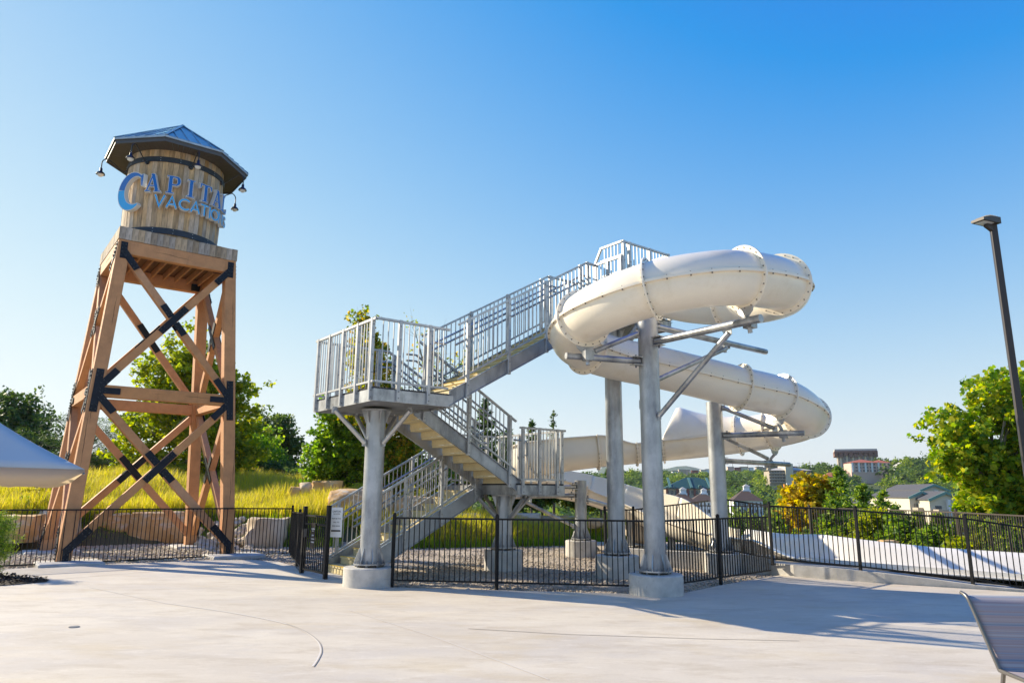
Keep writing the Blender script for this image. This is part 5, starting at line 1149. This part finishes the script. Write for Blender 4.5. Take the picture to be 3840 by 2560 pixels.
BOUL = [('large orange-brown limestone block behind the tower centre', 305, 430, 1176, 1262, 21.9, 1.0, 'boulder'), ('pale-topped limestone block left of the largest block', 222, 308, 1180, 1258, 21.7, .9, 'boulder'),
        ('grey rounded boulder behind the tower rear left leg', 88, 172, 1172, 1268, 20.0, 1.0, 'boulder_pale'), ('tan limestone block behind the fence at far left', -15, 82, 1183, 1245, 18.8, .9, 'boulder'), ('tall pinkish limestone block right of the broken stones', 567, 655, 1190, 1268, 20.6, 1.0, 'boulder_pale'),
        ('upright tan limestone block behind the lower stairs', 755, 842, 1124, 1205, 22.3, 1.0, 'boulder'), ('pointed tan boulder on the grass bank top', 716, 790, 1104, 1134, 26, .9, 'boulder'), ('narrow pointed boulder on the grass bank', 690, 716, 1108, 1134, 26, .6, 'boulder_pale'), ('small tan boulder near the bank top', 668, 694, 1118, 1140, 26, .6, 'boulder'),
        ('split limestone block seen between the stair rails', 845, 905, 1128, 1200, 22.5, .9, 'boulder'), ('brown limestone block under the stair flight', 905, 985, 1140, 1205, 22.5, .9, 'boulder'), ('flat pale slab right of the stairs', 1035, 1110, 1178, 1205, 23.5, .9, 'boulder_pale'), ('long flat pale slab beside the landing column', 1125, 1240, 1178, 1202, 24.2, .8, 'boulder_pale'), ('flat tan slab behind the short rear column', 1240, 1330, 1184, 1206, 24.4, .8, 'boulder'),
        ('tan boulder between the flume and the wall', 1350, 1385, 1190, 1212, 23, .6, 'boulder'), ('round pale boulder under the flume by the tall columns', 1447, 1500, 1195, 1246, 19.6, .7, 'boulder_pale'), ('tan rock by the far fence beside the run-out', 2022, 2055, 1240, 1254, 17.5, .4, 'boulder')]
for i, b in enumerate(BOUL): boulder(*b, seed=i+3)
# pile of broken stone right of the tower legs: the larger ones one by one
rg = random.Random(5)
for i in range(80):
    x, y = rg.uniform(445, 575), 0; yb_ = rg.uniform(1190, 1268); r_ = rg.uniform(6, 14)*(.7+.5*(yb_-1180)/90)
    boulder('angular pale stone in the broken stone pile by the tower', x-r_, x+r_, yb_-r_*.75, yb_+r_*.75, 22.2-(yb_-1190)*.03, r_*.02*1.0, 'rubble', 50+i, 'rubble_stone', 'broken stone pile', .35)
# ------------------------------------------------------------ far woods, hills, buildings
def far_unit(seed, leaf, n=900):
    rg = np.random.default_rng(seed); l = [(0, 0, .62, .34, .34, .36)]+[(rg.uniform(-.25, .25), rg.uniform(-.25, .25), rg.uniform(.38, .8), rg.uniform(.18, .28), rg.uniform(.18, .28), rg.uniform(.14, .22)) for _ in range(6)]
    cl, _ = sample_ell(l, 60, .7); pts = (cl[:, None, :]+RNG.normal(0, .055, (60, n//60, 3))).reshape(-1, 3); v, f = leaf_cloud(pts, .085, 'kite', up=.4)
    me = fast_mesh('far_tree', v, f, leaf); return me, v, f
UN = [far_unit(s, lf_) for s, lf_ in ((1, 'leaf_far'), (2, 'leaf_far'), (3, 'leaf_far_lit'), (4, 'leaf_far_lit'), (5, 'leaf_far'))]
for me, v, f in UN:
    pass
TRK = MB().cyl((0, 0, 0), (0, 0, .55), .022, .012, 5).mesh('trunk'); TRK.materials.append(MATS['bark'])
AVOID = []                                     # (azimuth low, high, distance, lowest seen wall) keep the buildings in view
def max_top(a, r):                             # highest a tree may reach here without hiding a building behind it
    t = 99
    for a0, a1, zc, yb in AVOID:
        if a0 < a < a1 and r < zc*1.05: t = min(t, CAMZ+(1126-yb)/1625*r if r < zc*.94 else -99)
    return t
# ---- buildings
WIN = {}
def bld(name, label, x0, x1, yt, yb, zc, wall, roof, rows=0, cols=0, depth=14, yaw=0, group='buildings across the valley', wsize=(.5, .55), trim=None, below=6):
    """x0..x1, yt (eaves), yb (lowest seen wall) in display pixels at distance zc"""
    k = zc*Q/FPX; c = P((x0+x1)/2*Q, yb*Q, zc); w = (x1-x0)*k/max(.3, math.cos(yaw)); h = (yb-yt)*k; face = math.atan2(c.x, c.y); an = -face*.6+yaw
    ax, ay = V((math.cos(an), math.sin(an), 0)), V((-math.sin(an), math.cos(an), 0)); z0 = c.z-below
    root = thing(name, label, 'building', (c.x, c.y, z0), group); C_ = V((c.x, c.y, 0))+ay*depth/2; ztop = c.z+h
    put('wall', MB().box(V((C_.x, C_.y, (z0+ztop)/2)), (w, depth, ztop-z0), ax, ay), wall, root)
    if rows and cols:
        ww, wh = w/cols*wsize[0], h/rows*wsize[1]; key = (round(ww, 2), round(wh, 2))
        if key not in WIN:
            WIN[key] = MB().box((0, 0, 0), (ww, .12, wh)).mesh('window'); WIN[key].materials.append(MATS['window'])
        for r_ in range(rows):
            for q_ in range(cols):
                p = C_-ay*(depth/2+.02)+ax*(-w/2+w*(q_+.5)/cols); put('window', WIN[key], None, root, frame(V((p.x, p.y, ztop-h*(r_+.52)/rows)), ax, ay, tz))
                if trim: put('sill', MB().box(V((p.x, p.y, ztop-h*(r_+.52)/rows-wh*.56))-ay*.06, (ww*1.2, .2, wh*.1), ax, ay), trim, root)
    kind, rm, rh = roof; rh = rh*k; ov = .04*w; T = V((C_.x, C_.y, ztop))
    if kind == 'hip':
        a, b = w/2+ov, depth/2+ov; r2 = max(.2, a-b*1.0); vs = [T-ax*a-ay*b, T+ax*a-ay*b, T+ax*a+ay*b, T-ax*a+ay*b, T-ax*r2+tz*rh, T+ax*r2+tz*rh]
        put('roof', MB().add(vs, [(0, 1, 5, 4), (1, 2, 5), (2, 3, 4, 5), (3, 0, 4), (3, 2, 1, 0)]), rm, root)
    elif kind == 'gable':                       # gable end faces the viewer
        a, b = w/2+ov, depth/2+ov; vs = [T-ax*a-ay*b, T+ax*a-ay*b, T-ay*b+tz*rh, T-ax*a+ay*b, T+ax*a+ay*b, T+ay*b+tz*rh]
        put('gable', MB().prism([T-ax*w/2-ay*depth*.5, T+ax*w/2-ay*depth*.5, T-ay*depth*.5+tz*rh*.92], ay*.3), wall, root)
        th = tz*(.05*rh+.12); put('roof', MB().prism([vs[0], vs[2], vs[5], vs[3]], th).prism([vs[2], vs[1], vs[4], vs[5]], th), rm, root)
        put('barge_board', MB().beam(vs[0]-ay*.05, vs[2]-ay*.05, .12, .3).beam(vs[1]-ay*.05, vs[2]-ay*.05, .12, .3), 'trim_teal', root)
    else:
        put('roof', MB().box(T+tz*rh/2, (w+2*ov, depth+2*ov, rh), ax, ay), rm, root)
    AVOID.append((math.atan2(x0-1176, 1625)-.004, math.atan2(x1-1176, 1625)+.004, zc, yb-2)); return root, T, ax, ay, w, k
def on_roof(o, name, T, dx, dz, sx, sy, sz, m, ax, ay, dy=0): return put(name, MB().box(T+ax*dx+ay*dy+tz*dz, (sx, sy, sz), ax, ay), m, o)
# green-roofed hotel with arched dormers
r, T, ax, ay, w, k = bld('hotel', 'long brick hotel with dark green roof and arched dormers', 1532, 1662, 1122, 1158, 260, 'wall_beige', ('hip', 'roof_green', 26), 2, 14, 16, 0, wsize=(.55, .55))
for i, dx in enumerate((-.36, .1, .42)):
    s = (.8, 1.35, .8)[i]*6*k; p = T+ax*dx*w-ay*8.3; arc_ = [(s*.5*math.cos(R(t)), s*.55*math.sin(R(t))) for t in range(0, 181, 20)]
    d = put('dormer', MB().prism([p+ax*x+tz*(z+s*.5) for x, z in arc_]+[p-ax*s*.5-tz*.2, p+ax*s*.5-tz*.2], ay*5), 'roof_copper', r)
    put('dormer_window', MB().prism([p-ay*.1+ax*x*.6+tz*(z*.6+s*.5) for x, z in arc_]+[p-ay*.1-ax*s*.3, p-ay*.1+ax*s*.3], ay*.06), 'window', d)
for dx in (-.48, -.3, -.12, .0, .2, .36, .48): put('brick_pier', MB().box(V((T.x, T.y, T.z-3.2))+ax*dx*w-ay*8.1, (w*.035, .5, 7), ax, ay), 'wall_brick', r)
for dx in (-.42, -.05, .27): put('roof_rib', MB().beam(T+ax*dx*w-ay*8.6+tz*.3, T+ax*(dx-.02)*w-ay*1.0+tz*(26*k-.2), .9, .25), 'roof_copper', r)
# white houses with brown hipped roofs and cupolas
for x0, x1, yt, yb, zc, rh, lb in ((1538, 1605, 1157, 1185, 150, 26, 'white house with brown hipped roof before the green hotel'), (1590, 1650, 1152, 1180, 165, 20, 'low white house with brown roof and cupola half hidden by trees'), (1688, 1752, 1150, 1182, 150, 26, 'white house with brown roof and white cupola among trees')):
    r, T, ax, ay, w, k = bld('house', lb, x0, x1, yt, yb, zc, 'wall_white', ('hip', 'roof_brown', rh), 2, 7, 9, 0, wsize=(.4, .6))
    o = on_roof(r, 'cupola', T, w*.06, rh*k*1.0, 1.25, 1.25, 1.2, 'trim_white', ax, ay); on_roof(o, 'cupola_base', T, w*.06, rh*k*.80, 1.7, 1.7, .6, 'trim_white', ax, ay)
    put('cupola_roof', MB().lathe(T+ax*w*.06+tz*(rh*k*1.0+.6), [(1.05, 0), (.05, .5)], 4), 'roof_pale', o)
# hillside hotels and shops
r, T, ax, ay, w, k = bld('hotel', 'pale four storey hotel with balconies on the hillside', 1770, 1862, 1080, 1108, 330, 'wall_stone', ('hip', 'roof_pale', 8), 4, 16, 14, .05, wsize=(.7, .5))
on_roof(r, 'stair_block', T, -w*.03, -1.5, 3.4, 18, 9, 'wall_cream', ax, ay)
for i in range(4): put('balcony', MB().box(V((T.x, T.y, T.z-28*k*(i+.95)/4))-ay*7.4, (w*.98, 1.0, .5), ax, ay), 'wall_beige', r)
bld('shop', 'long shop with dark blue roof on the ridge', 1768, 1800, 1073, 1080, 420, 'wall_beige', ('flat', 'roof_grey', 2.5), 0, 0, 12); bld('shop', 'red roofed shop on the ridge right of the hotel', 1832, 1858, 1074, 1084, 420, 'wall_brick', ('flat', 'roof_brown', 2), 1, 5, 12)
bld('shop', 'small shop with teal eaves and orange tower', 1862, 1892, 1083, 1090, 400, 'wall_pink', ('hip', 'trim_teal', 3), 1, 5, 12); bld('shop', 'orange square tower of the hillside shop', 1876, 1888, 1071, 1080, 405, 'roof_red', ('flat', 'roof_pale', 1.2), 1, 2, 5)
bld('house', 'pink stucco building with red tiled roof on the slope', 1895, 1932, 1094, 1108, 320, 'wall_pink', ('hip', 'roof_red', 10), 1, 6, 12)
r, T, ax, ay, w, k = bld('hotel', 'pink hotel with red hipped roofs under the tilted building', 1958, 2020, 1062, 1084, 380, 'wall_pink', ('hip', 'roof_red', 8), 3, 8, 14, .1, wsize=(.6, .6))
bld('hotel', 'red roofed wing behind the pink hotel', 2005, 2044, 1062, 1076, 395, 'wall_pink', ('hip', 'roof_red', 7), 2, 5, 14)
for i in range(5): put('pilaster', MB().box(V((T.x, T.y, T.z-11*k))+ax*w*(-.45+.225*i)-ay*7.2, (.9, .5, 22*k), ax, ay), 'wall_white', r)
r, T, ax, ay, w, k = bld('attraction_building', 'tall grey building shaped like an upside-down house on the hill', 1932, 2008, 1044, 1090, 430, 'wall_stone', ('flat', 'rock_trim', 2.5), 3, 8, 20, -.12, wsize=(.45, .6))
o = on_roof(r, 'broken_base', T, 0, 1.6, w*1.18, 24, 1.3, 'rock_trim', ax, ay); on_roof(o, 'pale_top', T, 0, 2.8, w*1.16, 23, 1.1, 'roof_pale', ax, ay)
for i in range(9): on_roof(o, 'broken_piece', T, w*(-.54+.135*i), -.2+random.uniform(-.5, .6), w*.10, 23.4, random.uniform(1.4, 3.4), 'rock_trim', ax, ay)
for i in range(6): put('column_strip', MB().box(V((T.x, T.y, T.z-6))+ax*w*(-.42+.168*i)-ay*10.2, (1.0, .6, 12), ax, ay), 'wall_cream', r)
bld('house', 'small white gabled house on the hill right of the pink hotel', 2062, 2090, 1070, 1078, 380, 'wall_white', ('gable', 'roof_pale', 9), 1, 4, 10)
# condominiums with cream gables
for x0, x1, yt, yb, zc, rh, lb in ((2095, 2150, 1145, 1190, 85, 14, 'cream condominium with two tall windows and grey gable roof'), (2142, 2215, 1150, 1195, 82, 18, 'larger cream condominium with grey gable roof by the big tree'), (2118, 2180, 1128, 1150, 100, 14, 'grey roofed condominium behind the front gables'), (1900, 1952, 1146, 1190, 95, 22, 'cream gabled condominium right of the golden tree'), (2010, 2070, 1160, 1190, 95, 12, 'grey roofed condominium behind the young cedars')):
    r, T, ax, ay, w, k = bld('condominium', lb, x0, x1, yt, yb, zc, 'wall_cream', ('gable', 'roof_grey', rh), 1, 2, 11, .25, wsize=(.35, .5), group='condominiums in the valley')
    put('balcony', MB().box(V((T.x, T.y, T.z-30*k))-ay*6.2-ax*w*.28, (w*.3, 1.4, 1.0), ax, ay), 'wall_beige', r); put('trim_column', MB().box(V((T.x, T.y, T.z-16*k))-ay*5.7+ax*w*.03, (w*.07, .5, 36*k), ax, ay), 'wall_white', r)
# orange sign tower
p = P(1808*Q, 1142*Q, 140); sg_ = thing('roadside_sign', 'tall orange and white framed roadside sign in the valley', 'sign', p, None); kk = 140*Q/FPX
put('orange_panel', MB().box(p+V((-3*kk, 0, 15*kk)), (5*kk, .5, 30*kk)), 'sign_orange', sg_); put('frame', MB().box(p+V((7*kk, .1, 16*kk)), (12*kk, .4, 32*kk)), 'trim_white', sg_); put('screen', MB().box(p+V((7*kk, -.15, 16*kk)), (9*kk, .1, 27*kk)), 'window', sg_); put('sign_post', MB().box(p+V((2*kk, .1, -4)), (.6, .4, 8)), 'trim_white', sg_)
# tiny shops and signs along the ridge
for i in range(16):
    x = [1545, 1560, 1575, 1590, 1610, 1622, 1640, 1672, 1690, 1702, 1722, 1738, 1750, 1815, 1900, 1915][i]; h = [4, 7, 5, 4, 5, 6, 4, 8, 6, 7, 5, 6, 4, 5, 4, 5][i]
    y = 1086-.028*(x-1545)-(0 if x < 1660 else 2)
    bld('shop', 'tiny distant '+['white', 'beige', 'pink', 'brick red', 'cream'][i % 5]+' shop with '+['brown', 'pale', 'grey'][i % 3]+' roof on the ridge line', x, x+[12, 16, 9, 14][i % 4], y-h, y, 620, ['wall_white', 'wall_beige', 'wall_pink', 'wall_brick', 'wall_cream'][i % 5], ('flat', ['roof_brown', 'roof_pale', 'roof_grey'][i % 3], 1.2), 0, 0, 10, 0, 'shops on the ridge', below=3)
for i in range(9):
    x = 1660+i*29+random.uniform(-8, 8); p = P(x*Q, 1080*Q, 600); tag(put('utility_pole', MB().cyl(p-tz*6, p+tz*random.uniform(5, 9), .16, n=6).box(p+tz*6, (3, .2, .2)), 'bark'), 'thin utility pole on the distant ridge', 'pole', 'poles on the ridge')
# ---- trees of the valley and the hillside
ZT = []
rgt = np.random.default_rng(11); tries = 0
while len(ZT) < 296 and tries < 20000:
    tries += 1; a = rgt.uniform(.15, .66); r_ = 95+380*rgt.uniform(0, 1)**1.0
    x, y = r_*math.sin(a), r_*math.cos(a); hm = max_top(a, r_)-float(gz(x, y))
    if hm < 4.5: continue
    if any((x-t[0])**2+(y-t[1])**2 < (4.6+.009*r_)**2 for t in ZT): continue
    ZT.append((x, y, r_, min(hm, rgt.uniform(8.5, 13.5))))
ZT.sort(key=lambda t: t[2])
for i, (x, y, r_, s) in enumerate(ZT):
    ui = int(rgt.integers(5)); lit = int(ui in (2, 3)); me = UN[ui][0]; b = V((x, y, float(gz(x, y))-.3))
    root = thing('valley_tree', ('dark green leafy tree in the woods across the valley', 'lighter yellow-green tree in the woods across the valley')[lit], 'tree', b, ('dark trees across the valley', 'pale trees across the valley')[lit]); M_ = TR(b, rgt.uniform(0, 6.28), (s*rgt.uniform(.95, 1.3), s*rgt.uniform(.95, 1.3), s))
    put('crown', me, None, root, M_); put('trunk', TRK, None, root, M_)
vs, fs, off = [], [], 0
for i in range(2500):
    a = rgt.uniform(-.62, .72); r_ = rgt.uniform(200, 760) if a > .1 else rgt.uniform(110, 300)
    x, y = r_*math.sin(a), r_*math.cos(a); _, v, f = UN[i % 5]; k = rgt.choice(len(f), 120, replace=False); s = min(rgt.uniform(7.5, 12)*(1.0 if a > .1 else .8), max_top(a, r_)-float(gz(x, y)))
    if s < 3.5: continue
    s = s*1.0
    vv = v[f[k]].reshape(-1, 3)*np.array([s*1.25, s*1.25, s]); c = vv.reshape(-1, 4, 3); m_ = c.mean(1, keepdims=True); c = m_+(c-m_)*2.2
    vs.append(c.reshape(-1, 3)+np.array([x, y, float(gz(x, y))-.5])); fs.append(np.arange(480).reshape(-1, 4)+off); off += 480
tag(put('distant_woods', fast_mesh('distant_woods', np.concatenate(vs), np.concatenate(fs), 'leaf_far'), None), 'distant woods on the hill beyond the valley', 'woods', kind='stuff')
# ---- far hills
aa = np.linspace(-.8, .9, 140); hh = 70+26*np.sin(aa*9+1)+16*np.sin(aa*23)+9*np.sin(aa*51+2)+28*np.exp(-((aa-.235)/.035)**2)+10*np.exp(-((aa-.19)/.02)**2)
hh = np.where(aa > .30, hh*.45, hh); hh = np.where(aa < .12, hh*.55, hh)
vs = []
for k, (r_, s) in enumerate(((2200, 0), (2500, .55), (2800, 1), (3100, .6))): vs.append(np.stack([r_*np.sin(aa), r_*np.cos(aa), -10+(hh+14)*s], -1))
vs = np.concatenate(vs); n = len(aa); j, i = np.meshgrid(np.arange(3), np.arange(n-1), indexing='ij')
me = fast_mesh('hills', vs, np.stack([j*n+i, j*n+i+1, (j+1)*n+i+1, (j+1)*n+i], -1).reshape(-1, 4), 'hill_far'); shade(me, True); tag(put('hills', me, None), kind='structure')
# ------------------------------------------------------------ lamp pole
lp = P(3722, 835, 14); lb_ = V((lp.x, lp.y, float(gz(lp.x, lp.y))))
pole = thing('lamp_pole', 'tall square dark bronze lamp pole with flat light head', 'lamp post', lb_)
put('pole', MB().beam(lb_, V((lp.x, lp.y, lp.z+.02)), .115, .115, up=V((.35, .94, 0)), ch=.008), 'pole_bronze', pole)
hd = V((-.93, -.37, 0)).normalized(); hp = V((lp.x, lp.y, lp.z-.02)); hs_ = hd.cross(tz)
hl_ = put('lamp_arm', MB().beam(hp+hd*.02-tz*.10, hp+hd*.20-tz*.02, .07, .16), 'pole_bronze', pole)
head = put('lamp_head', MB().prism([hp+hd*(-.06)-tz*.03+hs_*.13, hp+hd*.44-tz*.02+hs_*.13, hp+hd*.44+tz*.03+hs_*.13, hp+hd*.22+tz*.09+hs_*.13, hp+hd*(-.06)+tz*.10+hs_*.13], -hs_*.26), 'pole_bronze', pole)
for i in range(8): put('cooling_fin', MB().box(hp+hd*(.0+.045*i)+tz*(.105-.007*max(0, i-4)*1.6), (.012, .22, .03), hd, hs_), 'pole_bronze', head)
put('lamp_lens', MB().box(hp+hd*.24-tz*.03, (.28, .18, .012), hd, hs_), 'lamp_glass', head)
# ------------------------------------------------------------ fabric sunshade at the left
tip = P(195*Q, 1078*Q, 5.0); sd_ = thing('sun_umbrella', 'grey-blue fabric sun umbrella with pale valance and pointed corner', 'umbrella', (tip.x-1.3, tip.y-.3, 0))
top = tip+V((-1.3, -.3, .92)); cor = [tip, tip+V((-1.15, -1.55, .01)), tip+V((-2.6, -.6, 0)), tip+V((-1.45, .95, .01))]
for a, b in zip(cor, cor[1:]+cor[:1]):
    mb = MB(); n = 12; vs = []
    for i in range(n+1):
        for j in range(n+1):
            u, v_ = i/n, j/n; e = a.lerp(b, v_)-(((a+b)/2-top).normalized())*.18*4*v_*(1-v_)*0+V((top.x-((a+b)/2).x, top.y-((a+b)/2).y, 0))*.05*4*v_*(1-v_); p = top.lerp(e, u); p = p-tz*.085*math.sin(math.pi*u); vs.append(p)
    mb.add(vs, [(i*(n+1)+j, i*(n+1)+j+1, (i+1)*(n+1)+j+1, (i+1)*(n+1)+j) for i in range(n) for j in range(n)])
    o = put('canopy_panel', mb, 'canvas', sd_, smooth=True); md = o.modifiers.new('Solidify', 'SOLIDIFY'); md.thickness = .002
    mb = MB(); vs = []
    for j in range(n+1):
        v_ = j/n; e = a.lerp(b, v_)+V((top.x-((a+b)/2).x, top.y-((a+b)/2).y, 0))*.05*4*v_*(1-v_); sc_ = .02+.105*min(1, min(v_, 1-v_)*9); vs += [e, e-tz*(sc_*(1+.06*math.sin(v_*19)))]
    mb.add(vs, [(2*j, 2*j+1, 2*j+3, 2*j+2) for j in range(n)]); o = put('valance', mb, 'canvas_trim', sd_, smooth=True); md = o.modifiers.new('Solidify', 'SOLIDIFY'); md.thickness = .002
    put('rib', MB().path([top-tz*.05, top.lerp(a, .5)-tz*.11, a-tz*.03], .009, 6), 'galv_dark', sd_)
put('mast', MB().cyl((top.x, top.y, 0), top, .024, n=14), 'galv', sd_, smooth=40)
# ------------------------------------------------------------ mulch bed
mp_ = [(-10.3, 14.45), (-8.45, 13.62), (-8.3, 13.3), (-8.75, 12.75), (-9.6, 12.1), (-13, 11)]
sheet('mulch_bed', mp_+[(-13.5, 12.8)], .012, 'mulch')
pts = RNG.uniform((-13.2, 11), (-8.2, 14.5), (9000, 2)); pts = pts[in_poly(pts[:, 0], pts[:, 1], mp_+[(-13.5, 12.8)])]
v, f = leaf_cloud(np.concatenate([pts, RNG.uniform(.02, .07, (len(pts), 1))], 1), .075, 'spray', up=1.5); tag(put('mulch_chips', fast_mesh('mulch_chips', v, f, 'mulch_chip'), None), 'dark bark mulch filling the planting bed', 'mulch', kind='stuff')
# ------------------------------------------------------------ sling chaise, corner of its raised back
def chaise_mat():
    m = MATS['sling']; n = m.node_tree.nodes; l = m.node_tree.links; b = n['Principled BSDF']; tc = n.new('ShaderNodeTexCoord'); mp = n.new('ShaderNodeMapping'); l.new(tc.outputs['UV'], mp.inputs[0])
    sx = n.new('ShaderNodeSeparateXYZ'); l.new(tc.outputs['UV'], sx.inputs[0]); nz = n.new('ShaderNodeTexNoise'); nz.noise_dimensions = '1D'; nz.inputs['Scale'].default_value = 26; nz.inputs['Detail'].default_value = 5; l.new(sx.outputs['Y'], nz.inputs['W'])
    rp = n.new('ShaderNodeValToRGB'); l.new(nz.outputs[0], rp.inputs[0]); e = rp.color_ramp.elements; e[0].position = .32; e[0].color = (.21, .24, .29, 1); e[1].position = .66; e[1].color = (.44, .40, .38, 1); k = e.new(.5); k.color = (.37, .27, .25, 1); k = e.new(.42); k.color = (.33, .33, .35, 1)
    l.new(rp.outputs[0], b.inputs['Base Color']); w = n.new('ShaderNodeTexWave'); w.inputs['Scale'].default_value = 90; l.new(tc.outputs['UV'], w.inputs[0]); nb = n.new('ShaderNodeTexNoise'); nb.inputs['Scale'].default_value = 260; l.new(tc.outputs['UV'], nb.inputs[0])
    bp = n.new('ShaderNodeBump'); bp.inputs['Strength'].default_value = .35; bp.inputs['Distance'].default_value = .004; l.new(nb.outputs[0], bp.inputs['Height']); l.new(bp.outputs[0], b.inputs['Normal'])
chaise_mat()
ct = P(2219*Q, 1361*Q, 5.9); cb_ = P(2309*Q, 1568*Q, 5.55); side = V((.985, -.06, .0)).normalized(); dn = (cb_-ct).normalized(); nn_ = side.cross(dn).normalized(); nn_ = nn_ if nn_.y < 0 else -nn_
ch_ = thing('sling_chaise', 'pool chaise with striped grey woven sling and raised back', 'lounge chair', (ct.x+.3, ct.y+.2, 0)); Wd = .66; BL_ = min(1.05, (ct.z-.30)/max(.2, -dn.z))
prof = [(-.03, -.075), (.0, -.03), (.045, -.004), (.12, .0)]+[(.12+(BL_-.12)*i/12, -.018*math.sin(math.pi*i/12)) for i in range(1, 13)]
n = 10; vs = []; uv = []
for s_, o_ in prof:
    for i in range(n+1): vs.append(ct+side*(.02+(Wd-.04)*i/n)+dn*(s_+.03)+nn_*(o_-.012*math.sin(math.pi*i/n))); uv.append((i/n*.6, s_))
mb = MB().add(vs, [(j*(n+1)+i, j*(n+1)+i+1, (j+1)*(n+1)+i+1, (j+1)*(n+1)+i) for j in range(len(prof)-1) for i in range(n)]); o = put('sling', mb, 'sling', ch_, smooth=60)
ul = o.data.uv_layers.new(name='UVMap'); 
for lp_ in o.data.loops: ul.data[lp_.index].uv = uv[lp_.vertex_index]
md = o.modifiers.new('Solidify', 'SOLIDIFY'); md.thickness = .002
for e in (0, Wd): put('side_rail', MB().path(smooth_pts([ct+side*e+dn*(-.02)-nn_*.07, ct+side*e+dn*.03-nn_*.01, ct+side*e+dn*.14, ct+side*e+dn*BL_]), .016, 10), 'chaise_frame', ch_, smooth=60)
# seat and legs, running on from the back's foot
ft = ct+dn*BL_; sdv = V((dn.x, dn.y, 0)).normalized() if V((dn.x, dn.y, 0)).length > .05 else V((0, -1, 0)); fwd = side.cross(tz).normalized(); fwd = fwd if fwd.y < 0 else -fwd
for e in (0, Wd): put('seat_rail', MB().path([ft+side*e, ft+side*e+fwd*1.25], .016, 10), 'chaise_frame', ch_, smooth=60)
mb = MB().add([ft+side*.02, ft+side*(Wd-.02), ft+side*(Wd-.02)+fwd*1.25, ft+side*.02+fwd*1.25], [(0, 1, 2, 3)]); o = put('seat_sling', mb, 'sling', ch_)
ul = o.data.uv_layers.new(name='UVMap'); 
for q_ in range(4): ul.data[q_].uv = [(0, 0), (.6, 0), (.6, 1.25), (0, 1.25)][q_]
for e in (0, Wd):
    for t_ in (.05, 1.15): p = ft+side*e+fwd*t_; put('leg', MB().path([p, V((p.x, p.y, .0))+fwd*(.06 if t_ > 1 else -.10)], .016, 8), 'chaise_frame', ch_)
# ------------------------------------------------------------ thin air haze over the valley
hz_ = MB().box((0, 0, 60), (7200, 7200, 160)).mesh('haze'); hm_ = bpy.data.materials.new('haze'); hm_.use_nodes = True; hm_.node_tree.nodes.clear()
pv = hm_.node_tree.nodes.new('ShaderNodeVolumePrincipled'); pv.inputs['Color'].default_value = (.80, .88, 1, 1); pv.inputs['Density'].default_value = .00010; pv.inputs['Anisotropy'].default_value = .3
ho = hm_.node_tree.nodes.new('ShaderNodeOutputMaterial'); hm_.node_tree.links.new(pv.outputs[0], ho.inputs['Volume'])
hz_.materials.append(hm_); tag(put('haze', hz_, None), 'thin pale air haze over the valley', 'haze', kind='stuff')
